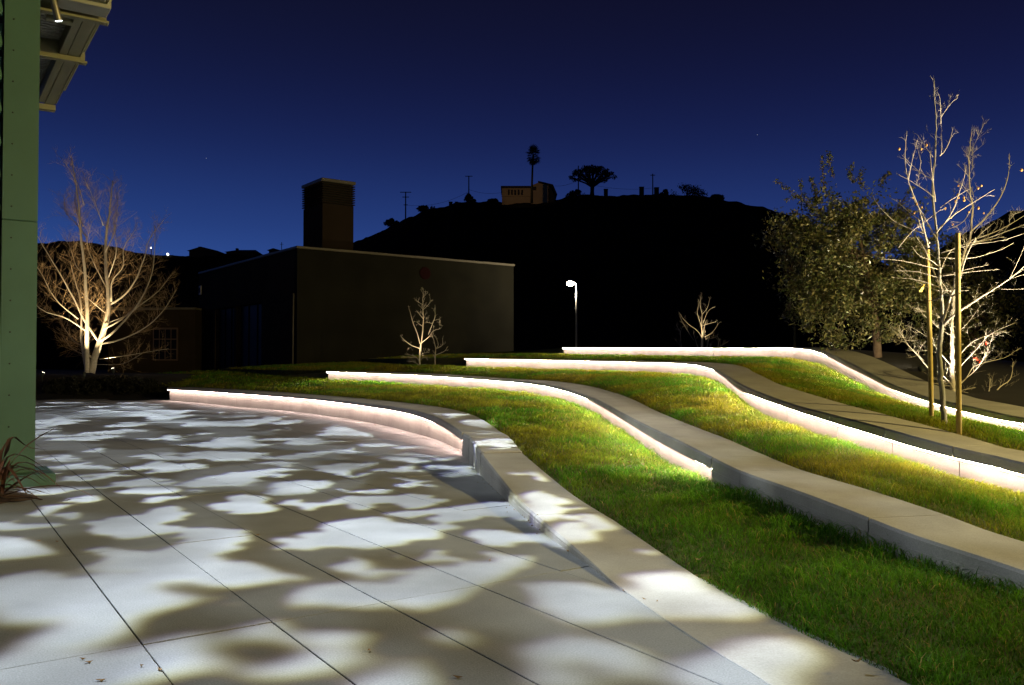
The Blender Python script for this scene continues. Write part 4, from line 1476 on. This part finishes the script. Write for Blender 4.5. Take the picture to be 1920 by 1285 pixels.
def uplight(loc, target, lab, power, angle=70, color=(1.0, .77, .44), r=.06, blend=.6):
    t = thing('uplight', lab, 'uplight', tuple(loc), 0, 'uplights at the feet of the trees')
    ax = (Vector(target) - Vector(loc)).normalized()
    MB().tube([ax * -.12, ax * -.10, ax * .05, ax * .08], [.05, .065, .075, .075], 12).build('housing', M_BOLT, t, True)
    MB().tube([ax * .081, ax * .088], [.062, .055], 12).build('lens', M_SPOT, t)
    MB().tube([(0, 0, -.35), ax * -.08], .014, 6).build('spike', M_BOLT, t)
    light('uplight_beam', 'SPOT', tuple(Vector(loc) + ax * .12), power, color, r, target, R(angle), blend)


# multi-stemmed birch-like tree in the planting bed, left
Y1 = 38.0
b1 = at(60 + 310 / 2.921, 280 + 1212 / 2.921, Y1)
T = Bare('bare_tree', 'big pale multi-stemmed bare tree lit from below, left of the hall', 'tree', b1, Y1, (60, 280), 2.921, (310, 1212), 5)
pm = T.m
tr = [[(325, 1225), (348, 1110), (375, 1030), (400, 930), (406, 840), (400, 760), (388, 640), (382, 500), (400, 330), (415, 160)],
      [(308, 1225), (310, 1000), (312, 860), (300, 650), (282, 480), (272, 330), (255, 180), (235, 55)],
      [(292, 1225), (252, 1050), (240, 950), (230, 850), (190, 720), (150, 600)]]
T.limb(tr[0], .16, .018, M_BARK, 'trunk', 0, .3, 9, 60, 1.3, .0065)
T.limb(tr[1], .115, .016, M_BARK, 'trunk', -.1, -.5, 9, 60, 1.2, .0065)
T.limb(tr[2], .07, .014, M_BARK, 'trunk', .1, .8, 8, 30, 1.1, .006)
for i, (p, r0) in enumerate([
        ([(360, 1060), (300, 940), (262, 830), (215, 720), (130, 560), (40, 390)], .12), ([(380, 1050), (450, 1010), (540, 920), (620, 820), (680, 690), (700, 560), (702, 430)], .13),
        ([(385, 1068), (480, 1040), (600, 970), (680, 880), (745, 760)], .10), ([(395, 990), (470, 950), (560, 880), (690, 780), (760, 690)], .10),
        ([(412, 850), (480, 800), (540, 710), (580, 590), (605, 480), (680, 370)], .12), ([(425, 835), (430, 720), (490, 640), (492, 540), (565, 425)], .09),
        ([(330, 1140), (250, 1080), (180, 1050), (85, 950)], .08), ([(312, 1130), (230, 1120), (140, 1080), (75, 1020)], .05), ([(305, 1000), (230, 930), (130, 890), (60, 790), (18, 660)], .08), ([(240, 930), (150, 830), (90, 690), (28, 560)], .07),
        ([(285, 480), (185, 380), (120, 330), (88, 220)], .07), ([(275, 420), (200, 330), (150, 240)], .06), ([(268, 300), (240, 170), (172, 50)], .05),
        ([(392, 420), (350, 260), (325, 180)], .06), ([(388, 560), (425, 430), (430, 190)], .07), ([(408, 700), (500, 570), (520, 400)], .06), ([(395, 760), (330, 620), (300, 520), (330, 400)], .06),
        ([(360, 1150), (470, 1130), (560, 1110), (660, 1090)], .035), ([(350, 1180), (500, 1178), (570, 1160), (650, 1120)], .03), ([(400, 900), (350, 800)], .04), ([(300, 700), (220, 640), (170, 520), (130, 480)], .06),
        ([(405, 960), (500, 880), (500, 790)], .05)]):
    T.limb(p, r0 * .42, .007, M_BARK, 'branch', T.r.uniform(-.2, .2), T.r.uniform(-1.9, 1.9), 7, 40 if r0 > .055 else 16, 1.1, .0052, .95)
T.finish(M_TWIG)
uplight((b1.x + .55, b1.y - 1.5, b1.z - .15), (b1.x + .1, b1.y, b1.z + 3.2), 'uplight at the foot of the multi-stemmed tree', 1900, 58)
uplight((at(80, 702, 37).x, 37, at(80, 702, 37).z), (b1.x, b1.y, b1.z + 4), 'small bright uplight at the left edge of the planting bed', 500, 60)
uplight((at(212, 694, 38.5).x, 38.5, at(212, 694, 38.5).z), (b1.x, b1.y, b1.z + 4.5), 'uplight glinting just right of the multi-stemmed tree', 600, 60)

# planting bed: low mound with dark shrubs
mb = MB()
gxp = np.linspace(-27, -13.2, 40)
gyp = np.linspace(35.6, 41, 14)
XX, YY = np.meshgrid(gxp, gyp)
ZZ = -.02 + .98 * ss(35.6, 38.2, YY) * ss(-13.2, -15.5, XX) + .05 * fbm(XX, YY, 9)
idx = np.arange(XX.size).reshape(XX.shape)
FQ = np.stack([idx[:-1, :-1], idx[:-1, 1:], idx[1:, 1:], idx[1:, :-1]], -1).reshape(-1, 4)
me = np_mesh('planting_bed', np.stack([XX, YY, ZZ], -1).reshape(-1, 3), [FQ], M_EARTH, smooth=True)
tag(obj('planting_bed', me), 'dark planting bed mound under the bare multi-stemmed tree', kind='structure')
for i, (px, top, lab) in enumerate([(95, 712, 'dark low shrub at the left end of the planting bed'), (130, 704, 'dark low shrub left of the pale trunks'), (172, 706, 'dark low shrub right in front of the pale trunks'),
                                   (215, 702, 'dark low shrub right of the pale trunks'), (258, 708, 'dark low shrub near the side wing window'), (296, 724, 'dark low shrub next to the seat wall end')]):
    b = at(px, 742, 36.2)
    t = thing('shrub', lab, 'shrub', (b.x, 36.4, .1), 0, 'dark shrubs in the planting bed')
    H = at(px, top, 36.4).z - .1
    r = random.Random(i)
    C = [((r.random() - .5) * 1.0, (r.random() - .5) * .7, H * (.2 + .62 * r.random())) for _ in range(16)]
    leaf_cloud(C, .26, 1500, .06, M_SCRUB, 'foliage', t)
    MB().tube([(0, 0, -.2), (.04, 0, H * .6)], .03, 5).build('stem', M_DBARK, t)

# young tree on the second lawn
Y2 = 35.5
b2 = at(740 + 300 / 6.425, 520 + 1110 / 6.425, Y2)
T = Bare('young_tree', 'slender bare young tree lit from below before the hall wall', 'tree', b2, Y2, (740, 520), 6.425, (300, 1110), 21)
T.limb([(300, 1130), (305, 870), (320, 780), (335, 650), (340, 500), (335, 350), (333, 230), (338, 130)], .042, .005, M_BARK, 'trunk', 0, .2, 7, 10, .45, .005, .8, from_t=.5)
for p, r0 in [([(305, 800), (270, 680), (215, 550), (180, 430), (155, 360)], .03), ([(300, 860), (200, 820), (120, 760), (65, 700)], .03), ([(325, 790), (430, 705), (470, 650), (550, 625)], .026), ([(405, 690), (450, 580), (488, 480), (490, 335)], .024),
              ([(340, 500), (265, 405)], .014), ([(330, 590), (255, 535)], .014), ([(345, 390), (420, 300), (415, 230)], .014), ([(338, 250), (378, 180)], .01), ([(332, 330), (255, 280)], .01), ([(300, 1010), (240, 950), (130, 930)], .018), ([(250, 965), (180, 965), (97, 958)], .014),
              ([(295, 1060), (230, 1020), (175, 1020)], .014), ([(310, 940), (350, 915), (420, 908)], .014), ([(308, 1000), (370, 960), (405, 1000)], .012), ([(300, 1080), (330, 1050)], .01), ([(475, 520), (540, 508), (535, 580)], .01), ([(455, 560), (375, 540)], .012)]:
    T.limb(p, r0 * .7, .005, M_BARK, 'branch', 0, T.r.uniform(-.4, .4), 5, 4, .28, .004, .9)
T.finish(M_BARK)
b2b = at(740 + 490 / 6.425, 520 + 1090 / 6.425, Y2 + .8)
T = Bare('sapling', 'small dim bare sapling just right of the slender young tree', 'tree', b2b, Y2 + .8, (740, 520), 6.425, (490, 1100), 22)
T.limb([(490, 1120), (485, 960), (492, 880), (460, 740), (430, 690)], .025, .008, M_BARK, 'trunk', 0, .1, 6, 4, .3, .006)
for p in ([(492, 880), (525, 820), (480, 710)], [(500, 870), (570, 830), (575, 740)], [(486, 950), (600, 900), (640, 840)]):
    T.limb(p, .014, .006, M_BARK, 'branch', 0, .1, 5, 3, .25, .005)
T.finish(M_BARK)
uplight((b2.x - .25, b2.y - .8, b2.z + .02), (b2.x + .05, b2.y, b2.z + 1.9), 'uplight hidden by the slender young tree', 420, 70)

# bare tree behind the topmost wall, centre
Y3 = 38.5
b3 = at(1240 + 650 / 8.569, 540 + 945 / 8.569, Y3)
T = Bare('young_tree', 'small spreading bare tree rising behind the topmost wall', 'tree', b3, Y3, (1240, 540), 8.569, (650, 945), 31)
T.limb([(650, 1010), (655, 700), (655, 600), (665, 420), (645, 320), (655, 100)], .05, .008, M_BARK, 'trunk', 0, .2, 7, 6, .4, .006, .8, from_t=.5)
T.limb([(668, 1010), (685, 760), (720, 600), (752, 510)], .035, .008, M_BARK, 'trunk', .1, .3, 6, 4, .4, .006)
for p, r0 in [([(645, 610), (570, 420), (565, 330), (612, 170)], .022), ([(665, 420), (740, 320), (792, 130)], .02), ([(645, 780), (610, 710), (540, 640), (430, 550), (300, 365)], .024), ([(600, 1000), (520, 740), (530, 705)], .022),
              ([(520, 840), (460, 750), (370, 600), (275, 415)], .02), ([(330, 1000), (315, 720), (362, 610)], .016), ([(315, 720), (265, 590)], .01), ([(660, 605), (850, 550)], .014), ([(670, 570), (740, 370), (830, 310)], .014), ([(690, 790), (820, 720), (950, 550)], .018),
              ([(720, 990), (770, 770)], .016), ([(850, 1000), (1080, 845)], .014), ([(905, 960), (930, 820), (885, 770)], .014), ([(320, 950), (220, 810)], .01), ([(780, 990), (805, 890)], .01), ([(765, 825), (890, 795)], .008)]:
    T.limb(p, r0 * .75, .005, M_BARK, 'branch', 0, T.r.uniform(-.5, .5), 5, 4, .3, .004, .9)
T.finish(M_BARK)
uplight((b3.x + .3, b3.y - .9, b3.z - .15), (b3.x, b3.y, b3.z + 1.6), 'uplight hidden behind the topmost wall', 300, 75)

# staked tree on the third lawn
tb = at_z(1772, 806, .74)
Y4 = tb.y
tb.z -= .02
T = Bare('staked_tree', 'slender bare tree held between two round wooden stakes', 'tree', tb, Y4, (0, 0), 1.0, (1772, 806), 41)


def c3(L):
    return [(1640 + x / 3.568, 100 + y / 3.568) for x, y in L]


def c4(L):
    return [(1640 + x / 3.214, 440 + y / 3.214) for x, y in L]


T.limb([(1773, 815)] + c4([(425, 1165), (410, 1000), (398, 800), (395, 700), (405, 600), (415, 520)]), .036, .027, M_TRUNK, 'trunk', 0, 0, 10)
T.limb(c4([(415, 525), (418, 400), (412, 250), (405, 100), (402, 0)]) + c3([(440, 1100), (428, 920), (436, 780), (455, 640), (465, 450), (468, 370), (465, 280), (462, 120)]), .024, .004, M_TRUNK, 'trunk', 0, .15, 8, 14, .3, .0028, .7, from_t=.45)
T.limb(c4([(410, 540), (428, 450), (445, 370), (485, 290), (495, 230), (520, 130), (570, 20)]), .02, .006, M_BARK, 'branch', 0, -.2, 7, 5, .3, .003)
T.limb(c4([(418, 540), (440, 500), (480, 460), (560, 400), (680, 320), (760, 260), (880, 152), (960, 100)]), .017, .005, M_BARK, 'branch', 0, -.35, 7, 4, .3, .003)
for L, r0 in [(c4([(680, 330), (760, 335), (855, 322)]), .005), (c4([(745, 268), (785, 150), (820, 35)]), .005), (c4([(752, 268), (830, 240), (885, 200)]), .005)]:
    T.limb(L, r0, .002, M_BARK, 'branch', -.28, -.4, 5, 2, .15, .002)
for L, r0 in [([(465, 455), (435, 380), (406, 285)], .005), ([(470, 405), (500, 340), (532, 305)], .004), ([(455, 670), (510, 630), (570, 540), (607, 450)], .006), ([(412, 830), (370, 790), (330, 740), (245, 635)], .006), ([(415, 950), (340, 880), (250, 815), (195, 785)], .006),
              ([(422, 980), (418, 760), (425, 640), (432, 560)], .009), ([(372, 1290), (340, 1150), (310, 1030), (260, 900), (230, 800), (218, 690), (222, 600), (230, 505)], .012), ([(242, 830), (235, 720), (246, 598)], .006), ([(432, 1240), (400, 1160), (350, 1050), (300, 950), (290, 865)], .01),
              ([(345, 1195), (260, 1150), (180, 1100), (110, 1020), (80, 960), (67, 900)], .008), ([(320, 1110), (260, 1040), (180, 950)], .005), ([(425, 1190), (480, 1120), (530, 1030), (560, 930), (590, 830), (598, 745)], .009), ([(432, 1180), (520, 1090), (620, 1020), (720, 960), (825, 895)], .009),
              ([(455, 1020), (540, 960), (652, 895)], .006), ([(170, 1290), (260, 1180), (350, 1110), (440, 1040)], .006), ([(330, 700), (325, 830), (322, 850)], .003), ([(330, 720), (350, 560)], .004), ([(410, 680), (370, 580), (340, 500)], .005), ([(465, 660), (490, 560), (500, 505)], .004)]:
    T.limb(c3(L), r0, .0022, M_BARK, 'branch', 0, T.r.uniform(-.3, .3), 6, 4, .18, .0022, .8)
T.limb(c4([(398, 300), (350, 130), (325, 50), (285, -20)]), .01, .005, M_BARK, 'branch', 0, .15, 6, 4, .2, .0025)
T.limb(c3([(395, 1260), (345, 1150)]) + c3([(330, 1080)]), .008, .005, M_BARK, 'branch', .05, .1, 5, 2, .2, .0025)
for L in ([(400, 310), (330, 280), (230, 255), (135, 250)], [(395, 250), (260, 212), (128, 206)], [(395, 200), (150, 158), (-10, 152)], [(398, 330), (330, 300), (260, 250), (170, 175)], [(395, 180), (320, 150), (240, 130), (175, 75)], [(412, 350), (380, 342), (300, 298)],
          [(400, 230), (440, 230), (520, 210), (660, 180)], [(412, 200), (470, 120), (540, 60), (700, 10)], [(405, 150), (350, 60), (330, 0)], [(415, 330), (520, 330), (570, 328)], [(415, 240), (600, 215), (755, 202)], [(410, 130), (600, 130), (800, 75), (890, 30)], [(410, 100), (560, 60), (720, 40), (840, 0)], [(408, 390), (350, 350), (280, 290)]):
    T.limb(c4(L), .0055, .002, M_BARK, 'branch', 0, T.r.uniform(-.5, .5), 5, 3, .15, .002, .8)
pod_me = None
for (x, y) in [(208, 602), (340, 603), (327, 620), (290, 940), (275, 1000), (292, 1045), (585, 862), (575, 925), (585, 945), (600, 950), (568, 965), (595, 967), (485, 1018), (530, 1130), (725, 867), (738, 870), (682, 1022), (668, 1036), (733, 1055), (967, 770), (532, 1078), (345, 1005)]:
    q = c3([(x, y)])[0]
    P = T.P(q[0], q[1], T.r.uniform(-.12, .12))
    if pod_me is None:
        o = MB().lathe([(.004, .0), (.010, -.006), (.013, -.016), (.009, -.026), (.003, -.03)], (0, 0, 0), 8).build('seed_pod', M_POD, T.t, True)
        pod_me = o.data
    else:
        o = obj('seed_pod', pod_me, T.t)
    o.location = P
    k = T.r.uniform(.8, 1.25)
    o.scale = (k, k, k)
T.finish(M_BARK)


def stake(px, py, ptop, lab, r, lean):
    b = at_z(px, py, .745)
    t = thing('tree_stake', lab, 'tree stake', (b.x, b.y, b.z - .03), 0, 'stakes of the slender tree')
    H = at(px, ptop, b.y).z - b.z + .03
    P = [(0, 0, -.3), (lean * .2, 0, H * .3), (lean * .6, 0, H * .7), (lean, 0, H - .012), (lean, 0, H)]
    MB().tube(P, [r, r, r * .97, r * .95, r * .85], 14).build('post', M_STAKE, t, True)
    return b, H


s1, h1 = stake(1747, 798, 468, 'left, shorter of the two round wooden stakes', .031, -.035)
s2, h2 = stake(1798, 813, 437, 'right, taller of the two round wooden stakes', .031, .01)
zt = at(1772, 555, Y4).z
for sb, w_, lab in ((s1, 1, 'black rubber tie looping from the left stake to the slender trunk'), (s2, 1, 'black rubber tie looping from the right stake to the slender trunk')):
    A_ = Vector((sb.x + (-.03 if sb is s1 else .008), sb.y, zt - .02))
    B_ = Vector((tb.x + .005, tb.y, zt + .01))
    mid = A_.lerp(B_, .5)
    mid.z -= .025
    o = MB().tube([A_ + Vector((0, -.034, 0)), mid + Vector((0, -.02, 0)), B_ + Vector((0, -.028, 0)), B_ + Vector((.0, .028, .01)), mid + Vector((0, .02, .004)), A_ + Vector((0, .034, 0))], .006, 5).build('tree_tie', M_TIE)
    tag(o, lab, 'tree tie', 'ties of the slender tree')
yp = at(1640 + 283 / 3.214, 440 + 322 / 3.214, Y4)
o = MB().add([(.03, 0, .045), (.045, .004, .04), (.012, .012, -.05), (-.035, .0, -.045), (.028, .003, .045), (.043, .007, .04), (.010, .015, -.05), (-.037, .003, -.045)],
             [(0, 1, 2, 3), (7, 6, 5, 4), (0, 4, 5, 1), (1, 5, 6, 2), (2, 6, 7, 3), (3, 7, 4, 0)]).build('ribbon', M_YEL)
o.location = yp
tag(o, 'strip of yellow tape hanging on a twig by the left stake', 'ribbon')

# bright bare tree behind the topmost wall, right
Y5 = 18.9
b5 = at(1788, 738, Y5)
T = Bare('bare_tree', 'brightly uplit white-limbed bare tree behind the topmost wall and the stakes', 'tree', b5, Y5, (0, 0), 1.0, (1788, 738), 51)
T.limb([(1788, 760)] + c4([(478, 940), (480, 800), (485, 640), (492, 520), (505, 380), (525, 240), (570, 150), (600, 60)]) + c3([(688, 1250), (710, 1130), (718, 1000), (710, 900), (705, 700), (712, 640), (740, 485)]), .06, .006, M_BARK, 'trunk', 0, .4, 9, 22, .5, .005, .8, from_t=.25)
for L, r0 in [([(470, 925), (420, 890), (360, 850), (330, 820)], .03), ([(330, 815), (260, 720), (210, 660), (185, 610), (165, 570), (190, 515)], .022), ([(190, 620), (110, 622)], .01), ([(470, 800), (410, 710), (350, 620), (270, 560)], .02), ([(490, 930), (560, 860), (600, 800), (680, 770), (800, 740), (885, 685)], .022),
              ([(485, 830), (590, 690), (640, 610), (770, 540)], .018), ([(485, 760), (570, 660), (640, 620), (775, 580)], .018), ([(488, 920), (590, 800), (628, 690), (632, 600)], .018), ([(490, 950), (640, 925), (760, 940), (885, 935)], .014), ([(350, 895), (470, 915)], .012), ([(488, 600), (580, 540), (700, 400)], .014),
              ([(488, 620), (420, 580), (350, 520), (300, 470)], .014), ([(495, 480), (560, 420), (640, 330)], .012), ([(490, 560), (400, 480), (270, 430)], .012), ([(492, 940), (570, 960), (660, 985)], .01), ([(240, 640), (140, 640), (105, 620)], .008), ([(300, 760), (180, 700)], .008)]:
    T.limb(c4(L), r0 * .65, .003, M_BARK, 'branch', 0, T.r.uniform(-.7, .7), 6, 7, .5, .0036, .9)
for L, r0 in [([(708, 760), (760, 690), (797, 598)], .008), ([(700, 712), (655, 640)], .007), ([(715, 612), (705, 485)], .006), ([(702, 820), (648, 755)], .006), ([(716, 960), (628, 855)], .007), ([(718, 945), (792, 880)], .007), ([(710, 660), (782, 572)], .006), ([(690, 1185), (800, 1090), (900, 970), (960, 860), (992, 750), (1002, 630)], .02),
              ([(698, 1240), (850, 1180), (1010, 1075)], .015), ([(700, 1262), (840, 1210), (1010, 1140)], .014), ([(688, 1285), (760, 1200), (852, 1122)], .012), ([(710, 1270), (760, 1250), (945, 1208)], .01), ([(955, 1110), (960, 1065)], .005), ([(720, 1190), (755, 1080)], .007), ([(670, 1290), (600, 1190)], .008), ([(715, 1000), (650, 1110), (560, 1160)], .008)]:
    T.limb(c3(L), r0, .004, M_BARK, 'branch', .25, .25 + T.r.uniform(-.6, .6), 6, 5, .35, .0045, .85)
o1 = T.P(*c4([(1, 1)])[0])
s = T.limb(c4([(602, 985), (615, 930), (622, 868)]), .02, .007, M_BARK, 'branch', -.5, -.5, 6, 3, .3, .004)
s = T.limb(c4([(612, 985), (690, 910), (750, 870), (772, 770)]), .018, .005, M_BARK, 'branch', -.5, -.4, 6, 5, .3, .004)
for (x, y), n_ in (((670, 655), 1), ((630, 770), 3)):
    for q in range(n_):
        P = T.P(*c4([(x - 12 * q, y - 10 * q)])[0], -.05)
        o = MB().add([(0, 0, .05), (.03, .01, 0), (0, .02, -.06), (-.03, 0, -.01)], [(0, 1, 2, 3)]).build('red_leaf', M_RED, T.t)
        o.location = P
        o.rotation_euler = (q, .5 * q, 1.1 * q)
T.finish(M_BARK)
uplight((b5.x - .25, b5.y - 1.1, b5.z - .12), (b5.x, b5.y + .2, b5.z + 2.6), 'uplight at the foot of the bright bare tree, behind the topmost wall', 720, 95, (1.0, .86, .64))
light('tree_spot_beam', 'SPOT', (8.3, 8.9, .9), 4200, (1.0, .84, .60), .05, (5.5, 10.7, 3.4), R(48), .7)

# ------------------------------------------------------------------ leafy evergreen trees
LEAFC = [(.10, .11, .034), (.07, .09, .028), (.14, .135, .05), (.115, .10, .04), (.20, .18, .08), (.055, .07, .022)]


def leafy(name, lab, bx, by, Y, ells, n_cl, n_leaf, leaf, seed, shoots=(), trunk=None):
    b = at(bx, by, Y)
    t = thing(name, lab, 'tree', tuple(b), 0, 'leafy evergreen trees behind the topmost wall')
    r = random.Random(seed)
    m = Y / FPX
    L = lambda px, py, d=0: Vector(((px - bx) * m, d, (by - py) * m))
    cl, rad = [], []
    wts = [e[2] * e[3] * e[4] for e in ells]
    for i in range(n_cl):
        e = r.choices(ells, wts)[0]
        while True:
            u = Vector((r.uniform(-1, 1), r.uniform(-1, 1), r.uniform(-1, 1)))
            if .15 < u.length < 1:
                break
        k = u.length ** .35 / u.length * u.length
        cx, cy = e[0] + u.x * e[2], e[1] + u.z * e[3]
        cl.append(tuple(L(cx, cy, u.y * e[2] * m * .9)))
        rad.append(r.choice((.16, .24, .34, .42, .65)) * (Y / 26))
    lf = leaf_cloud(cl, rad, n_leaf, leaf, M_LEAF, 'crown', t, LEAFC, .85)
    tr_ = .14 if n_leaf > 5000 else .05
    if trunk:
        top = None
        P = [L(x, y, 0) for x, y in trunk]
        P.insert(0, L(trunk[0][0], trunk[0][1] + 30))
        MB().tube(catmull3([tuple(p) for p in P], 12), [tr_ * (1 - .55 * i / 11) for i in range(12)], 8).build('trunk', M_DBARK if n_leaf > 5000 else M_SCRUB, t, True)
        lim = MB()
        for c in r.sample(cl, min(60, len(cl))):
            p = P[r.randint(len(P) // 2, len(P) - 1)]
            e = Vector(c)
            q = p.lerp(e, .5) + Vector((r.uniform(-.15, .15), r.uniform(-.15, .15), -.12))
            lim.tube([p, q, e], [.03, .018, .005], 4, False)
        lim.build('limbs', M_DBARK, t, kind='stuff')
    if shoots:
        sh = MB()
        C2 = []
        for s in shoots:
            P = catmull3([tuple(L(x, y, r.uniform(-.3, .3))) for x, y in s], 10)
            sh.tube(P, [.012 - .0009 * i for i in range(10)], 4, False)
            C2 += [tuple(p) for p in P[1:]]
        sh.build('shoots', M_DBARK, t, kind='stuff')
        leaf_cloud(C2, .10, len(C2) * 10, leaf * .85, M_LEAF, 'shoot_leaves', t, LEAFC)
    return t


leafy('evergreen_tree', 'tall bushy evergreen tree with small glossy leaves, lamplit', 1645, 656, 25.5,
      [(1600, 490, 120, 95, 110), (1570, 415, 70, 55, 60), (1640, 410, 75, 45, 60), (1575, 590, 88, 62, 85), (1515, 500, 55, 70, 60), (1680, 560, 85, 80, 80), (1700, 460, 62, 70, 60), (1550, 372, 38, 32, 40), (1730, 520, 50, 70, 50), (1490, 430, 35, 30, 40)], 480, 36000, .056, 3,
      [[(1545, 360), (1543, 320), (1549, 288)], [(1572, 330), (1566, 305), (1555, 287)], [(1520, 380), (1490, 355), (1452, 342)], [(1530, 400), (1500, 372), (1472, 376)], [(1625, 355), (1618, 335), (1616, 318)], [(1650, 350), (1660, 330), (1672, 322)], [(1600, 345), (1590, 325), (1593, 312)], [(1500, 430), (1488, 412), (1490, 395)],
       [(1540, 370), (1528, 345), (1526, 330)], [(1690, 390), (1700, 360), (1712, 352)], [(1510, 395), (1506, 350), (1508, 335)]],
      [(1645, 656), (1642, 610), (1638, 570), (1630, 530), (1622, 480)])
leafy('evergreen_tree', 'shadowy evergreen tree right of the stakes, its leaves sparsely lit', 1830, 700, 27,
      [(1800, 560, 70, 80, 80), (1850, 600, 60, 80, 70), (1750, 480, 50, 60, 60), (1880, 560, 45, 60, 60), (1770, 640, 60, 60, 60), (1740, 650, 40, 40, 40)], 200, 10500, .062, 4, (), [(1830, 700), (1828, 640), (1822, 600), (1815, 560)])
leafy('evergreen_tree', 'dark evergreen crown on the slope left of the bushy lamplit tree', 1490, 640, 31,
      [(1470, 450, 42, 45, 60), (1500, 560, 30, 60, 60), (1480, 420, 30, 20, 40)], 70, 3200, .07, 6, (), [(1490, 640), (1488, 560), (1480, 500)])

uplight((10.7, 22.3, 1.38), (10.2, 25.2, 3.6), 'added unseen uplight brightening the bushy lamplit evergreen behind the topmost wall', 370, 92, (1.0, .86, .58))  # added uplight, out of sight, to brighten the evergreen's leaves

# concrete planter behind the topmost wall at the right edge
kb = at(1908, 756, 21)
kt = thing('planter_box', 'dim brown concrete planter block behind the topmost wall', 'planter', tuple(kb))
MB().bbox(-.30, 1.4, 0, .9, -.6, .24, .015).build('body', M_BLOCK, kt)
MB().bbox(-.33, 1.43, -.03, .93, .243, .33, .015).build('coping', M_BLOCK, kt)

# ------------------------------------------------------------------ fallen leaves and crumbs
leaf_m = None
for (px, py) in [(155, 1236), (166, 1242), (266, 1249), (300, 1256), (189, 1276), (72, 1015), (107, 1016), (238, 811), (290, 893), (483, 1004), (692, 1220), (858, 1270), (918, 1051), (1066, 1034), (1110, 1043), (1232, 1128), (1168, 1108), (1208, 1124), (1035, 998)]:
    p = at_z(px, py, .004)
    mb = MB()
    k = random.uniform(.014, .03)
    mb.add([(-k, 0, .006), (-k * .2, k * .45, 0), (k, k * .1, .009), (k * .1, -k * .5, .001)], [(0, 3, 2, 1)])
    mb.add([(-k, 0, .0065), (-k * .2, k * .45, .0005), (k, k * .1, .0095), (k * .1, -k * .5, .0015)], [(0, 1, 2, 3)])
    o = mb.build('fallen_leaf', M_DRY)
    o.location = p
    o.rotation_euler = (0, 0, random.uniform(0, 6))
    tag(o, 'tiny brown fallen leaf lying on the pale paving', 'fallen leaf', 'fallen leaves on the paving')
for (px, py, lab) in [(1607, 1243, 'curled brown leaf lying where the seat wall meets the lawn'), (1311, 1051, 'dry orange leaf lying on the near lawn beside the seat wall'), (1181, 868, 'long pale dry leaf on the lowest lawn below the lit wall'), (1510, 842, 'brown leaf on the middle lawn below the third wall'), (1830, 812, 'brown leaf on the lawn right of the stakes')]:
    zz = {1607: .06, 1311: .16, 1181: .43, 1510: .62, 1830: .68}[px]
    p = at_z(px, py, zz)
    mb = MB()
    k = .032
    mb.add([(-k, 0, .02), (-k * .2, k * .5, 0), (k, k * .1, .03), (k * .1, -k * .5, .01), (-k, 0, .021), (-k * .2, k * .5, .001), (k, k * .1, .031), (k * .1, -k * .5, .011)], [(0, 3, 2, 1), (4, 5, 6, 7)])
    o = mb.build('fallen_leaf', M_DRY)
    o.location = p
    tag(o, lab, 'fallen leaf')
mb = MB()
Dk = FRONT[1]
for i in range(220):
    j = int(np.clip(rng.integers(180, 440), 0, len(Dk) - 2))
    d = Dk[j + 1] - Dk[j]
    d /= np.linalg.norm(d) + 1e-9
    nn = np.array([d[1], -d[0]])
    off = .075 + abs(rng.normal()) * .03
    c = (Dk[j][0] + nn[0] * off + rng.normal() * .05, Dk[j][1] + nn[1] * off + rng.normal() * .08, .004)
    mb.box(c, (rng.uniform(.004, .014), rng.uniform(.004, .01), .006), rng.uniform(0, 6))
tag(mb.build('leaf_litter', M_DRY), 'crumbs of dry leaf gathered along the foot of the seat wall', kind='stuff')
